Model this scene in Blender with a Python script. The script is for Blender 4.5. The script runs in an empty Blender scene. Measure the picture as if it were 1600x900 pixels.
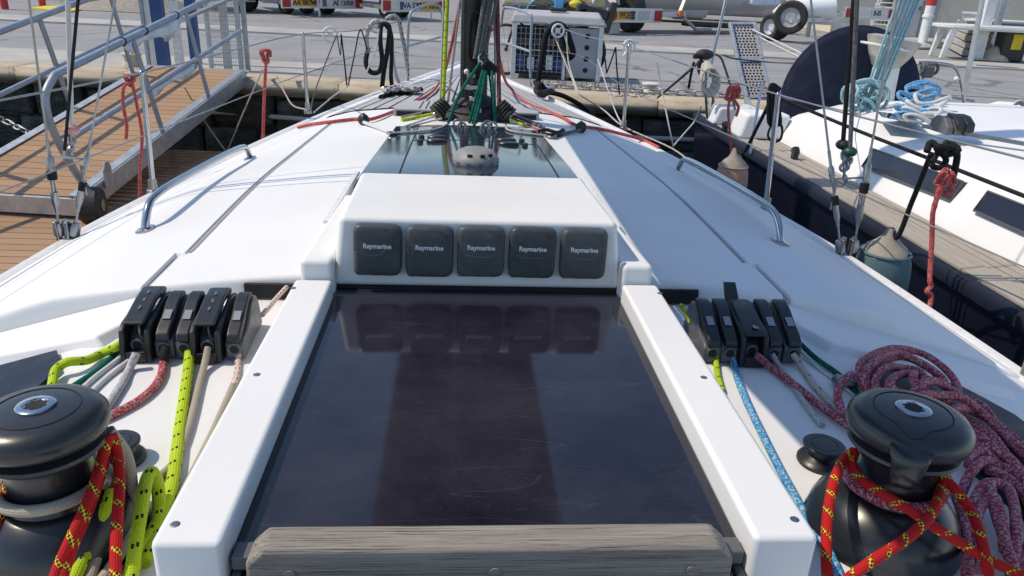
import bpy, bmesh, math, random
from mathutils import Vector, Matrix
random.seed(7)
R = math.radians
scene = bpy.context.scene
col = scene.collection
# ------------------------------------------------------------------ camera
FPX = 1186.0
CAM = Vector((-.055, 0, 2.45))
_roll, _pitch, _yaw = R(2.6), R(22.3), R(4.6)
_F = Vector((math.sin(_yaw)*math.cos(_pitch), math.cos(_yaw)*math.cos(_pitch), -math.sin(_pitch)))
_R0 = Vector((math.cos(_yaw), -math.sin(_yaw), 0)); _U0 = _R0.cross(_F)
_Rt = _R0*math.cos(_roll) + _U0*math.sin(_roll); _Up = _U0*math.cos(_roll) - _R0*math.sin(_roll)
cd = bpy.data.cameras.new('camera'); cam = bpy.data.objects.new('camera', cd); col.objects.link(cam)
cd.sensor_width = 36; cd.lens = FPX/1600*36; cd.clip_start = .02; cd.clip_end = 900
cam.matrix_world = Matrix.Translation(CAM) @ Matrix((_Rt, _Up, -_F)).transposed().to_4x4()
scene.camera = cam
# ------------------------------------------------------------------ sky, sun, exposure
SUN_EL, SUN_AZ = 54.0, -90.0+4.0          # azimuth clockwise from the bow (+Y); the sun stands to port
world = bpy.data.worlds.new('World'); scene.world = world; world.use_nodes = True
wn = world.node_tree.nodes; wl = world.node_tree.links
sky = wn.new('ShaderNodeTexSky'); sky.sky_type = 'NISHITA'; sky.sun_disc = False
sky.sun_elevation = R(SUN_EL); sky.sun_rotation = R(SUN_AZ); sky.air_density = 1.0; sky.dust_density = .35; sky.ozone_density = 1.5
wl.new(sky.outputs[0], wn['Background'].inputs[0]); wn['Background'].inputs[1].default_value = .15
sd = bpy.data.lights.new('sun', 'SUN'); sd.energy = 2.95; sd.angle = R(.5); sd.color = (1, .87, .69)
sun = bpy.data.objects.new('sun', sd); col.objects.link(sun)
_sdir = Vector((math.sin(R(SUN_AZ))*math.cos(R(SUN_EL)), math.cos(R(SUN_AZ))*math.cos(R(SUN_EL)), math.sin(R(SUN_EL))))
sun.rotation_euler = (-_sdir).to_track_quat('-Z', 'Y').to_euler(); sun.location = _sdir*40
vs = scene.view_settings; vs.view_transform = 'Standard'; vs.look = 'None'; vs.exposure = .27; vs.gamma = 1; vs.use_curve_mapping = False
scene.cycles.max_bounces = 6; scene.cycles.glossy_bounces = 3; scene.cycles.diffuse_bounces = 3
scene.cycles.transparent_max_bounces = 12; scene.cycles.caustics_reflective = False; scene.cycles.caustics_refractive = False
# ------------------------------------------------------------------ helpers
V = Vector
def at(px, py, z):
    "point at height z that a photo position looks at"
    d = _F + _Rt*((px-800)/FPX) + _Up*((450-py)/FPX)
    return CAM + d*((z-CAM.z)/d.z)
def aty(px, py, y):
    d = _F + _Rt*((px-800)/FPX) + _Up*((450-py)/FPX)
    return CAM + d*((y-CAM.y)/d.y)
def lerp(a, b, t): return a+(b-a)*t
def pw(tab, x):
    "piecewise-linear with smooth joints"
    if x <= tab[0][0]: return tab[0][1]
    if x >= tab[-1][0]: return tab[-1][1]
    for i in range(len(tab)-1):
        x0, y0 = tab[i]; x1, y1 = tab[i+1]
        if x <= x1:
            m0 = (tab[i+1][1]-tab[i-1][1])/(tab[i+1][0]-tab[i-1][0]) if i > 0 else (y1-y0)/(x1-x0)
            m1 = (tab[i+2][1]-tab[i][1])/(tab[i+2][0]-tab[i][0]) if i+2 < len(tab) else (y1-y0)/(x1-x0)
            h = x1-x0; t = (x-x0)/h
            return (2*t**3-3*t*t+1)*y0+(t**3-2*t*t+t)*h*m0+(-2*t**3+3*t*t)*y1+(t**3-t*t)*h*m1
def spline(pts, n=8, closed=False):
    pts = [V(p) for p in pts]; out = []; N = len(pts)
    if N < 3 and not closed:
        return [pts[0].lerp(pts[1], k/max(1, n)) for k in range(n+1)]
    for i in range(N if closed else N-1):
        if closed: p0, p1, p2, p3 = pts[i-1], pts[i], pts[(i+1) % N], pts[(i+2) % N]
        else: p0 = pts[max(i-1, 0)]; p1 = pts[i]; p2 = pts[i+1]; p3 = pts[min(i+2, N-1)]
        d1 = max((p1-p0).length, 1e-6)**.5; d2 = max((p2-p1).length, 1e-6)**.5; d3 = max((p3-p2).length, 1e-6)**.5
        if i == 0 and not closed: m1 = (p2-p1)
        else: m1 = ((p1-p0)/d1-(p2-p0)/(d1+d2)+(p2-p1)/d2)*d2
        if i == N-2 and not closed: m2 = (p2-p1)
        else: m2 = ((p2-p1)/d2-(p3-p1)/(d2+d3)+(p3-p2)/d3)*d2
        for k in range(n):
            t = k/n
            out.append(p1*(2*t**3-3*t*t+1)+m1*(t**3-2*t*t+t)+p2*(3*t*t-2*t**3)+m2*(t**3-t*t))
    if not closed: out.append(pts[-1])
    return out
class MB:
    "collects faces for ONE mesh object"
    def __init__(s): s.v = []; s.f = []; s.uv = {}
    def add(s, vs, fs):
        o = len(s.v); s.v += [tuple(v) for v in vs]; s.f += [tuple(i+o for i in f) for f in fs]; return s
    def box(s, c, d, rz=0, rx=0, ry=0, taper=1.0):
        m = Matrix.Translation(V(c)) @ Matrix.Rotation(rz, 4, 'Z') @ Matrix.Rotation(rx, 4, 'X') @ Matrix.Rotation(ry, 4, 'Y')
        vs = []
        for z in (-.5, .5):
            t = taper if z > 0 else 1
            for x, y in ((-.5, -.5), (.5, -.5), (.5, .5), (-.5, .5)): vs.append(m @ V((x*d[0]*t, y*d[1]*t, z*d[2])))
        return s.add(vs, [(3, 2, 1, 0), (4, 5, 6, 7), (0, 1, 5, 4), (1, 2, 6, 5), (2, 3, 7, 6), (3, 0, 4, 7)])
    def bar(s, a, b, w, h, up=(0, 0, 1)):
        a = V(a); b = V(b); d = (b-a).normalized(); u = V(up)
        x = d.cross(u); x = x.normalized() if x.length > 1e-5 else V((1, 0, 0)); u = x.cross(d)
        vs = [p+x*i*w/2+u*j*h/2 for p in (a, b) for i, j in ((-1, -1), (1, -1), (1, 1), (-1, 1))]
        return s.add(vs, [(0, 1, 2, 3), (7, 6, 5, 4), (4, 5, 1, 0), (5, 6, 2, 1), (6, 7, 3, 2), (7, 4, 0, 3)])
    def prism(s, poly, z0, z1, m=None):
        n = len(poly); m = m or Matrix.Identity(4)
        ar = sum(poly[i][0]*poly[(i+1) % n][1]-poly[(i+1) % n][0]*poly[i][1] for i in range(n))
        if ar < 0: poly = poly[::-1]
        vs = [m @ V((p[0], p[1], z0)) for p in poly]+[m @ V((p[0], p[1], z1)) for p in poly]
        return s.add(vs, [tuple(range(n-1, -1, -1)), tuple(range(n, 2*n))]+[(i, (i+1) % n, n+(i+1) % n, n+i) for i in range(n)])
    def loft(s, rings, caps=True, closed=False):
        n = len(rings[0]); o = len(s.v)
        for r in rings: s.v += [tuple(p) for p in r]
        N = len(rings)
        for k in range(N if closed else N-1):
            for i in range(n):
                a = o+k*n; b = o+((k+1) % N)*n
                s.f.append((a+i, a+(i+1) % n, b+(i+1) % n, b+i))
        if caps and not closed:
            s.f.append(tuple(o+i for i in range(n-1, -1, -1))); s.f.append(tuple(o+(N-1)*n+i for i in range(n)))
        return s
    def sheet(s, rows):
        n = len(rows[0]); o = len(s.v)
        for r in rows: s.v += [tuple(p) for p in r]
        for k in range(len(rows)-1):
            for i in range(n-1): s.f.append((o+k*n+i, o+k*n+i+1, o+(k+1)*n+i+1, o+(k+1)*n+i))
        return s
    def tube(s, pts, r, n=8, closed=False, caps=True, flat=1.0, uv=True):
        pts = [V(p) for p in pts]; N = len(pts); o = len(s.v); fo = len(s.f)
        T = [((pts[(i+1) % N] if closed or i < N-1 else pts[i])-(pts[i-1] if closed or i > 0 else pts[i])) for i in range(N)]
        T = [t.normalized() if t.length > 1e-9 else V((0, 0, 1)) for t in T]
        u = T[0].cross(V((0, 0, 1)))
        if u.length < .05: u = T[0].cross(V((1, 0, 0)))
        u.normalize(); L = 0; Ls = []
        for i in range(N):
            if i: L += (pts[i]-pts[i-1]).length
            Ls.append(L)
            u = u-T[i]*u.dot(T[i]); u.normalize(); w = T[i].cross(u)
            rr = r(i/(N-1)) if callable(r) else r
            for k in range(n):
                a = 2*math.pi*k/n
                s.v.append(tuple(pts[i]+u*math.cos(a)*rr+w*math.sin(a)*rr*flat))
        for i in range(N if closed else N-1):
            j = (i+1) % N
            for k in range(n):
                k2 = (k+1) % n
                s.f.append((o+i*n+k, o+i*n+k2, o+j*n+k2, o+j*n+k))
                if uv:
                    l1 = Ls[j] if j > i else Ls[i]+.01
                    s.uv[len(s.f)-1] = [(k/n, Ls[i]), ((k+1)/n, Ls[i]), ((k+1)/n, l1), (k/n, l1)]
        if caps and not closed:
            s.f.append(tuple(o+k for k in range(n-1, -1, -1))); s.f.append(tuple(o+(N-1)*n+k for k in range(n)))
        return s
    def lathe(s, prof, n=24, m=None, caps=True):
        m = m or Matrix.Identity(4)
        if not isinstance(m, Matrix): m = Matrix.Translation(V(m))
        rings = [[m @ V((r*math.cos(2*math.pi*k/n), r*math.sin(2*math.pi*k/n), z)) for k in range(n)] for r, z in prof]
        return s.loft(rings, caps)
    def ball(s, c, r, n=10, sc=(1, 1, 1)):
        pr = [(max(1e-4, math.sin(math.pi*k/n)), -math.cos(math.pi*k/n)) for k in range(n+1)]
        m = Matrix.Translation(V(c)) @ Matrix.Diagonal((r*sc[0], r*sc[1], r*sc[2], 1))
        return s.lathe(pr, n+4, m, False)
    def torus(s, c, R1, r, n=24, k=8, m=None):
        m = Matrix.Translation(V(c)) @ (m or Matrix.Identity(4))
        return s.tube([m @ V((R1*math.cos(2*math.pi*i/n), R1*math.sin(2*math.pi*i/n), 0)) for i in range(n)], r, k, closed=True)
    def build(s, name, mat, parent=None, bevel=0, seg=2, smooth=30, world=True, fix=False):
        me = bpy.data.meshes.new(name); me.from_pydata(s.v, [], s.f)
        if s.uv:
            ul = me.uv_layers.new(name='UVMap')
            for p in me.polygons:
                q = s.uv.get(p.index)
                if q:
                    for li, c in zip(p.loop_indices, q): ul.data[li].uv = c
        if fix:
            bm = bmesh.new(); bm.from_mesh(me); bmesh.ops.recalc_face_normals(bm, faces=bm.faces); bm.to_mesh(me); bm.free()
        me.update()
        if smooth:
            me.shade_smooth(); me.set_sharp_from_angle(angle=R(smooth))
        me.materials.append(M(mat) if isinstance(mat, str) else mat)
        o = bpy.data.objects.new(name, me); col.objects.link(o)
        if parent:
            o.parent = parent
            if world: o.location = -wloc(parent)
        if bevel:
            b = o.modifiers.new('bevel', 'BEVEL'); b.width = bevel; b.segments = seg; b.limit_method = 'ANGLE'; b.angle_limit = R(35); b.harden_normals = bool(smooth)
            if smooth: me.shade_smooth(); me.set_sharp_from_angle(angle=R(60))
        return o
def wloc(o):
    l = V((0, 0, 0))
    while o: l = l+o.location; o = o.parent
    return l
def tag(o, label=None, cat=None, group=None, kind=None):
    if label: o['label'] = label
    if cat: o['category'] = cat
    if group: o['group'] = group
    if kind: o['kind'] = kind
    return o
def thing(name, label, cat, loc=(0, 0, 0), group=None, rz=0):
    o = bpy.data.objects.new(name, None); col.objects.link(o); o.empty_display_size = .1
    o.location = loc; o.rotation_euler.z = rz
    return tag(o, label, cat, group)
def part(name, parent):
    o = bpy.data.objects.new(name, None); col.objects.link(o); o.empty_display_size = .05
    o.parent = parent; o.location = (0, 0, 0) ; return o
def copy_tree(o, parent=None, label=None):
    c = o.copy(); col.objects.link(c); c.parent = parent
    for ch in list(o.children): copy_tree(ch, c)
    if label: c['label'] = label
    return c
# ------------------------------------------------------------------ materials
MATS = {}
def M(n): return MATS[n]
class NT:
    def __init__(s, name):
        s.m = bpy.data.materials.new(name); s.m.use_nodes = True; MATS[name] = s.m
        s.t = s.m.node_tree; s.n = s.t.nodes; s.l = s.t.links; s.b = s.n['Principled BSDF']
    def new(s, t, **k):
        x = s.n.new(t)
        for a, b in k.items(): setattr(x, a, b)
        return x
    def lk(s, a, b): s.l.new(a, b)
    def set(s, sock, v):
        if hasattr(v, 'is_linked') or isinstance(v, bpy.types.NodeSocket): s.lk(v, sock)
        else: sock.default_value = v
    def math(s, op, a, b=0.0, c=None):
        x = s.new('ShaderNodeMath', operation=op); s.set(x.inputs[0], a); s.set(x.inputs[1], b)
        if c is not None: s.set(x.inputs[2], c)
        return x.outputs[0]
    def co(s, which='Object'): return s.new('ShaderNodeTexCoord').outputs[which]
    def noise(s, scale, detail=4, vec=None, rough=.55, stretch=None):
        x = s.new('ShaderNodeTexNoise'); x.inputs['Scale'].default_value = scale; x.inputs['Detail'].default_value = detail; x.inputs['Roughness'].default_value = rough
        vec = vec or s.co()
        if stretch:
            mp = s.new('ShaderNodeMapping'); mp.inputs['Scale'].default_value = stretch; s.lk(vec, mp.inputs[0]); vec = mp.outputs[0]
        s.lk(vec, x.inputs['Vector']); return x.outputs['Fac']
    def ramp(s, fac, stops):
        x = s.new('ShaderNodeValToRGB'); e = x.color_ramp.elements
        while len(e) > 1: e.remove(e[-1])
        for i, (p, c) in enumerate(stops):
            k = e[0] if i == 0 else e.new(p)
            k.position = p; k.color = (c if hasattr(c, '__len__') else (c, c, c)) [:3]+(1,) if hasattr(c, '__len__') else (c, c, c, 1)
        s.lk(fac, x.inputs[0]); return x.outputs[0]
    def mix(s, fac, a, b, mode='MIX'):
        x = s.new('ShaderNodeMix', data_type='RGBA', blend_type=mode); s.set(x.inputs[0], fac)
        for k, v in ((6, a), (7, b)):
            if isinstance(v, tuple) and len(v) == 3: v = v+(1,)
            s.set(x.inputs[k], v)
        return x.outputs[2]
    def bump(s, h, strength=.3, dist=.01):
        x = s.new('ShaderNodeBump'); x.inputs['Strength'].default_value = strength; x.inputs['Distance'].default_value = dist
        s.lk(h, x.inputs['Height']); s.lk(x.outputs[0], s.b.inputs['Normal'])
    def base(s, c, rough=.5, metal=0.0, spec=None, coat=0):
        if isinstance(c, tuple) and len(c) == 3: c = c+(1,)
        s.set(s.b.inputs['Base Color'], c); s.set(s.b.inputs['Roughness'], rough); s.b.inputs['Metallic'].default_value = metal
        if spec is not None: s.b.inputs['Specular IOR Level'].default_value = spec
        if coat: s.b.inputs['Coat Weight'].default_value = coat; s.b.inputs['Coat Roughness'].default_value = .08
        return s
def plain(name, c, rough=.5, metal=0.0, var=.12, scale=9.0, bump=0.0, bscale=60.0, spec=None, coat=0, grime=None):
    t = NT(name); n = t.noise(scale, 5)
    lo = tuple(x*(1-var) for x in c); hi = tuple(min(1, x*(1+var)) for x in c)
    cc = t.ramp(n, [(.3, lo), (.7, hi)])
    if grime:
        g = t.ramp(t.noise(scale*2.7, 7, rough=.7), [(.52, 0.0), (.7, 1.0)]); cc = t.mix(t.math('MULTIPLY', g, grime[1]), cc, grime[0])
    t.base(cc, t.ramp(t.noise(scale*1.7, 3), [(.3, max(0.02, rough*.85)), (.7, min(1, rough*1.15))]), metal, spec, coat)
    if bump: t.bump(t.noise(bscale, 4), bump, .004)
    return t
def rope_mat(name, base, style='plain', c2=(.02, .02, .02), c3=(.9, .7, .05), L=.05, around=3, rough=.75, pitch=.006):
    t = NT(name); uv = t.co('UV'); sp = t.new('ShaderNodeSeparateXYZ'); t.lk(uv, sp.inputs[0]); u, v = sp.outputs[0], sp.outputs[1]
    fr = lambda x: t.math('FRACT', x)
    w1 = t.math('SINE', t.math('MULTIPLY', t.math('ADD', t.math('DIVIDE', v, pitch), t.math('MULTIPLY', u, 8.0)), 6.2832))
    w2 = t.math('SINE', t.math('MULTIPLY', t.math('SUBTRACT', t.math('DIVIDE', v, pitch), t.math('MULTIPLY', u, 8.0)), 6.2832))
    braid = t.math('MULTIPLY', w1, w2)
    cv = t.new('ShaderNodeCombineXYZ'); t.set(cv.inputs[0], t.math('MULTIPLY', u, 14.0)); t.set(cv.inputs[1], t.math('DIVIDE', v, pitch*.8))
    c = t.mix(t.ramp(t.noise(25, 4), [(.35, 0.0), (.7, .35)]), base, tuple(x*.7 for x in base))
    def win(x, a, b): return t.math('MULTIPLY', t.math('GREATER_THAN', x, a), t.math('LESS_THAN', x, b))
    if style == 'tracer':
        f = fr(t.math('DIVIDE', v, L)); a = fr(t.math('MULTIPLY', u, float(around)))
        d1 = t.math('MULTIPLY', win(f, .30, .46), win(a, .10, .30)); d2 = t.math('MULTIPLY', win(f, .36, .52), win(a, .42, .62))
        c = t.mix(t.math('MAXIMUM', d1, d2), c, c2)
    elif style == 'fleck':
        h = fr(t.math('ADD', t.math('DIVIDE', v, L), u)); band = t.math('LESS_THAN', h, .24)
        x = t.new('ShaderNodeTexChecker'); x.inputs['Scale'].default_value = 1.0
        cq = t.new('ShaderNodeCombineXYZ'); t.set(cq.inputs[0], t.math('ADD', t.math('MULTIPLY', u, 14.0), .01)); t.set(cq.inputs[1], t.math('ADD', t.math('DIVIDE', v, L*.12), .01)); cq.inputs[2].default_value = .5
        t.lk(cq.outputs[0], x.inputs[0])
        yb = t.mix(x.outputs['Fac'], c2, c3); brk = t.ramp(t.noise(85, 3), [(.40, 0.0), (.47, .95)]); c = t.mix(t.math('MULTIPLY', band, brk), c, yb)
    elif style == 'heather':
        vo = t.new('ShaderNodeTexVoronoi'); vo.inputs['Scale'].default_value = 1.0; t.lk(cv.outputs[0], vo.inputs['Vector'])
        g = t.new('ShaderNodeSeparateColor'); t.lk(vo.outputs['Color'], g.inputs[0])
        c = t.mix(t.ramp(g.outputs[0], [(.45, 0.0), (.75, .8)]), c, c2)
    elif style == 'dash':
        f = fr(t.math('DIVIDE', v, L)); a = fr(t.math('MULTIPLY', u, float(around)))
        c = t.mix(t.math('MULTIPLY', win(f, .1, .6), win(a, .2, .5)), c, c2)
    t.base(c, rough, 0, .25); t.bump(braid, .5, .0012)
    return t
# --- palette
t = NT('gelcoat'); cc = t.mix(t.ramp(t.noise(1.6, 5), [(.35, 0.0), (.75, 1.0)]), (.78, .78, .775), (.71, .715, .71))
cc = t.mix(t.ramp(t.noise(38, 6, rough=.7), [(.66, 0.0), (.9, .10)]), cc, (.5, .48, .44))
t.base(cc, t.ramp(t.noise(7, 4), [(.3, .48), (.7, .62)]), 0, .22); t.bump(t.noise(240, 2), .03, .001)
t = NT('nonskid'); cc = t.mix(t.ramp(t.noise(2.2, 5), [(.35, 0.0), (.75, 1.0)]), (.76, .76, .755), (.72, .725, .725))
t.base(cc, .62, 0, .35); x = t.new('ShaderNodeTexVoronoi'); x.inputs['Scale'].default_value = 260; t.lk(t.co(), x.inputs[0]); t.bump(x.outputs[0], .25, .0015)
plain('toe_white', (.74, .73, .71), .4, var=.06, scale=14, grime=((.36, .3, .24), .35))
t = NT('acrylic'); g = t.ramp(t.noise(620, 1), [(.725, 0.0), (.77, .6)]); sp = t.ramp(t.noise(7, 3), [(.35, .25), (.72, 1.0)])
dust = t.math('MULTIPLY', g, sp); haze = t.ramp(t.noise(3.2, 7, rough=.65), [(.40, 0.0), (.8, .085)])
scr = t.ramp(t.noise(1.7, 2, stretch=(1.0, 9.0, 1.0), rough=.4), [(.4988, 0.0), (.5, .05), (.5012, 0.0)])
cc = t.mix(haze, (.011, .010, .019), (.36, .34, .38)); cc = t.mix(t.math('MULTIPLY', scr, sp), cc, (.5, .5, .52)); cc = t.mix(dust, cc, (.6, .6, .6))
t.base(cc, t.ramp(t.noise(5, 6), [(.3, .045), (.7, .10)]), 0, .5); t.bump(t.noise(3.0, 2), .012, .01)
t = NT('smoked_glass'); t.base(t.mix(t.ramp(t.noise(6, 6), [(.4, 0.0), (.8, .06)]), (.016, .024, .042), (.4, .42, .46)), t.ramp(t.noise(8, 5), [(.3, .05), (.7, .11)]), 0, .34); t.bump(t.noise(2.5, 2), .01, .01)
plain('navy_panel', (.020, .029, .055), .5, var=.15, spec=.08)
plain('black_plastic', (.018, .019, .022), .38, var=.2, scale=30, bump=.05, bscale=400)
plain('grey_plastic', (.11, .112, .12), .42, var=.12, scale=30, bump=.05, bscale=400)
plain('mid_plastic', (.13, .13, .14), .45, var=.1, scale=25)
t = NT('cover_grey'); oi = t.new('ShaderNodeObjectInfo'); cc = t.mix(oi.outputs['Random'], (.045, .052, .060), (.075, .080, .086)); cc = t.mix(t.ramp(t.noise(55, 7, rough=.7), [(.5, 0.0), (.8, .35)]), cc, (.16, .165, .17)); t.base(cc, t.ramp(t.noise(30, 5), [(.3, .36), (.7, .58)]), 0, .4); t.bump(t.noise(500, 2), .06, .002)
plain('black_alloy', (.014, .015, .018), .27, var=.2, scale=14, spec=.6)
plain('cap_black', (.022, .023, .026), .3, var=.15, scale=18, bump=.03, bscale=500)
plain('steel', (.44, .45, .47), .16, 1.0, var=.08, scale=25)
plain('steel_dull', (.32, .32, .325), .36, 1.0, var=.12, scale=30)
plain('galvanised', (.42, .44, .46), .5, .75, var=.18, scale=12, grime=((.3, .29, .27), .4))
plain('aluminium', (.55, .57, .60), .42, .6, var=.12, scale=14, grime=((.3, .29, .27), .3))
plain('black_carbon', (.010, .010, .011), .5, var=.2, scale=20, spec=.25)
plain('black_rubber', (.016, .016, .017), .62, var=.25, scale=14, grime=((.1, .095, .09), .5))
plain('white_plastic', (.72, .72, .70), .45, var=.07, scale=8, grime=((.45, .41, .35), .4))
plain('print_white', (.66, .67, .69), .5, var=.04)
plain('label_grey', (.24, .26, .29), .5, var=.1)
plain('dark_slot', (.012, .012, .012), .8, var=.1)
t = NT('grey_teak'); n1 = t.noise(5, 8, stretch=(.7, 26, 26), rough=.7); n2 = t.noise(22, 6, stretch=(.5, 30, 30), rough=.75)
cc = t.mix(t.ramp(n2, [(.36, 0.0), (.64, 1.0)]), t.ramp(n1, [(.3, (.10, .078, .06)), (.52, (.27, .235, .20)), (.78, (.50, .465, .425))]), (.34, .305, .27))
cc = t.mix(t.ramp(t.noise(13, 6, stretch=(.45, 34, 34), rough=.8), [(.54, 0.0), (.60, .9)]), cc, (.03, .022, .016))
t.base(cc, .8, 0, .2); t.bump(n2, .6, .004)
rope_mat('rope_lime', (.46, .62, .02), 'tracer', (.015, .02, .01), L=.042, pitch=.007)
rope_mat('rope_green_dark', (.0, .13, .09), 'tracer', (.0, .02, .02), L=.05, pitch=.006)
rope_mat('rope_grey', (.42, .43, .44), 'heather', (.62, .62, .62), pitch=.006)
rope_mat('rope_beige', (.42, .37, .29), 'plain', pitch=.006)
rope_mat('rope_cream', (.58, .54, .46), 'tracer', (.2, .15, .12), L=.06, pitch=.006)
rope_mat('rope_white', (.66, .66, .64), 'plain', pitch=.007)
rope_mat('rope_whitered', (.66, .58, .50), 'dash', (.5, .06, .05), L=.022, around=4, pitch=.007)
rope_mat('rope_redheather', (.40, .035, .05), 'heather', (.62, .36, .36), pitch=.0036)
rope_mat('rope_pink', (.33, .04, .07), 'heather', (.58, .36, .40), pitch=.0036)
rope_mat('rope_red', (.50, .012, .012), 'fleck', (.012, .012, .012), (.85, .62, .03), L=.034, pitch=.0055)
rope_mat('rope_coral', (.45, .06, .055), 'heather', (.55, .2, .18), pitch=.008)
rope_mat('rope_blue', (.03, .26, .55), 'heather', (.42, .62, .75), pitch=.004)
rope_mat('rope_teal', (.22, .42, .47), 'heather', (.42, .58, .6), pitch=.008)
rope_mat('rope_black', (.014, .014, .015), 'plain', pitch=.008)
rope_mat('rope_maroon', (.13, .03, .04), 'heather', (.24, .12, .12), pitch=.008)
rope_mat('rope_darkgrey', (.10, .10, .105), 'heather', (.2, .2, .2), pitch=.008)
rope_mat('rope_greywhite', (.40, .40, .39), 'dash', (.06, .06, .06), L=.05, around=3, pitch=.02)
GROUPS = {}
def rope(name, label, pts, r, mat, n=10, sub=8, group=None, cat='rope', closed=False, flat=1.0):
    m = MB().tube(spline(pts, sub, closed), r, n, closed=closed, flat=flat)
    return tag(m.build(name, mat, smooth=60), label, cat, group)
# ================================================================== harbour setting
t = NT('asphalt'); n = t.noise(1.1, 6); n2 = t.noise(90, 3)
cc = t.mix(t.ramp(n, [(.3, 0.0), (.72, 1.0)]), (.27, .265, .265), (.345, .34, .335)); cc = t.mix(t.ramp(n2, [(.4, 0.0), (.7, .3)]), cc, (.14, .14, .14))
cc = t.mix(t.ramp(t.noise(.35, 7, rough=.7, stretch=(1, 3, 1)), [(.55, 0.0), (.66, .35)]), cc, (.19, .19, .195))
vo = t.new('ShaderNodeTexVoronoi'); vo.feature = 'DISTANCE_TO_EDGE'; vo.inputs['Scale'].default_value = .22
wp = t.new('ShaderNodeVectorMath', operation='ADD'); nz = t.new('ShaderNodeTexNoise'); nz.inputs['Scale'].default_value = 1.3; nz.inputs['Detail'].default_value = 6; t.lk(t.co(), nz.inputs['Vector']); t.lk(t.co(), wp.inputs[0]); t.lk(nz.outputs['Color'], wp.inputs[1]); t.lk(wp.outputs[0], vo.inputs['Vector'])
cc = t.mix(t.ramp(vo.outputs[0], [(0, .75), (.006, .3), (.012, 0.0)]), cc, (.07, .07, .07))
cc = t.mix(t.ramp(t.noise(2.4, 3), [(.66, 0.0), (.72, .35)]), cc, (.12, .115, .11))
t.base(cc, .9, 0, .2); t.bump(n2, .4, .01)
t = NT('concrete'); n = t.noise(.9, 7, rough=.65); cc = t.ramp(n, [(.25, (.33, .31, .28)), (.55, (.45, .425, .385)), (.8, (.54, .51, .465))])
cc = t.mix(t.ramp(t.noise(30, 5), [(.5, 0.0), (.75, .3)]), cc, (.17, .16, .15)); t.base(cc, .9, 0, .2); t.bump(t.noise(60, 4), .3, .01)
t = NT('coping'); n = t.noise(2.2, 7, rough=.65); cc = t.ramp(n, [(.25, (.36, .295, .215)), (.55, (.52, .445, .335)), (.8, (.60, .53, .42))])
cc = t.mix(t.ramp(t.noise(9, 7, rough=.7), [(.54, 0.0), (.72, .7)]), cc, (.12, .095, .065)); t.base(cc, .9, 0, .2); t.bump(t.noise(25, 5), .5, .015)
t = NT('wet_stone'); n = t.noise(3.5, 8, rough=.7); cc = t.ramp(n, [(.3, (.018, .018, .017)), (.5, (.06, .058, .052)), (.75, (.16, .155, .145))])
cc = t.mix(t.ramp(t.noise(1.3, 5), [(.45, 0.0), (.65, .8)]), cc, (.03, .032, .022)); t.base(cc, .8, 0, .25); t.bump(t.noise(14, 6), .8, .04)
t = NT('water_surface'); t.base((.006, .012, .012), .06, 0, .5); t.b.inputs['IOR'].default_value = 1.33
t.bump(t.noise(3.2, 4, stretch=(1, 1.6, 1)), .35, .06)
plain('kerb_light', (.40, .385, .36), .9, var=.12, scale=3)
QO = V((0, 9.45, 1.15)); QA = R(-7); QE1 = V((math.cos(QA), math.sin(QA), 0)); QE2 = V((-math.sin(QA), math.cos(QA), 0))
QZ = 1.15
def q(s, tt, h=0): return QO+QE1*s+QE2*tt+V((0, 0, h))
def qs(p):
    d = V((p[0], p[1], 0))-V((QO.x, QO.y, 0)); return d.dot(QE1), d.dot(QE2)
def qquad(name, s0, s1, t0, t1, h, mat):
    m = MB(); m.sheet([[q(s0, t0, h), q(s1, t0, h)], [q(s0, t1, h), q(s1, t1, h)]]); return tag(m.build(name, mat, smooth=0), kind='structure')
m = MB(); m.sheet([[V((-400, -400, 0)), V((400, -400, 0))], [V((-400, 11.5, 0)), V((400, 11.5, 0))]])
tag(m.build('water', 'water_surface', smooth=0), kind='structure')
qquad('ground', -500, 500, .40, 700, -.012, 'asphalt')
qquad('quay_apron', -40, -2.2, .46, 2.05, -.004, 'concrete')
qquad('road', -60, 60, 2.05, 6.3, -.006, 'asphalt')
pv = qquad('pavement', -60, 60, 6.9, 8.3, .012, 'concrete')
MB().bar(q(-60, 6.85, .0), q(60, 6.85, .0), .12, .05).build('kerb', 'kerb_light', pv)
# quay wall of rough stone courses under a pale coping
wall = tag(MB().add([q(-60, .12, 0), q(60, .12, 0), q(60, .12, -2.4), q(-60, .12, -2.4), q(-60, .42, -.013), q(60, .42, -.013)], [(0, 3, 2, 1), (4, 0, 1, 5)]).build('quay_wall', 'wet_stone', smooth=0), kind='structure')
rw = random.Random(3)
variants = []
for k in range(6):
    bm = bmesh.new(); bmesh.ops.create_cube(bm, size=1)
    for v in bm.verts: v.co += V((rw.uniform(-.07, .05), rw.uniform(-.08, .05), rw.uniform(-.08, .06)))
    bmesh.ops.bevel(bm, geom=list(bm.edges), offset=.05, segments=1, affect='EDGES')
    me = bpy.data.meshes.new('stone'); bm.to_mesh(me); bm.free(); me.materials.append(M('wet_stone')); me.shade_smooth(); variants.append(me)
for row in range(3):
    s = -10-rw.random()*.5; zt = -.20-row*.40
    while s < 9:
        L = rw.uniform(.55, 1.05); o = bpy.data.objects.new('stone', variants[rw.randrange(6)]); col.objects.link(o); o.parent = wall
        o.location = q(s+L/2, .10+rw.uniform(-.025, .02), zt-.19+rw.uniform(-.03, .03)); o.rotation_euler = (0, rw.uniform(-.03, .03), QA+rw.uniform(-.03, .03)); o.scale = (L-rw.uniform(.03, .09), .22, .37+rw.uniform(-.05, .02)); s += L
s = -11.0; cop = []
bm = bmesh.new(); bmesh.ops.create_cube(bm, size=1)
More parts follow.
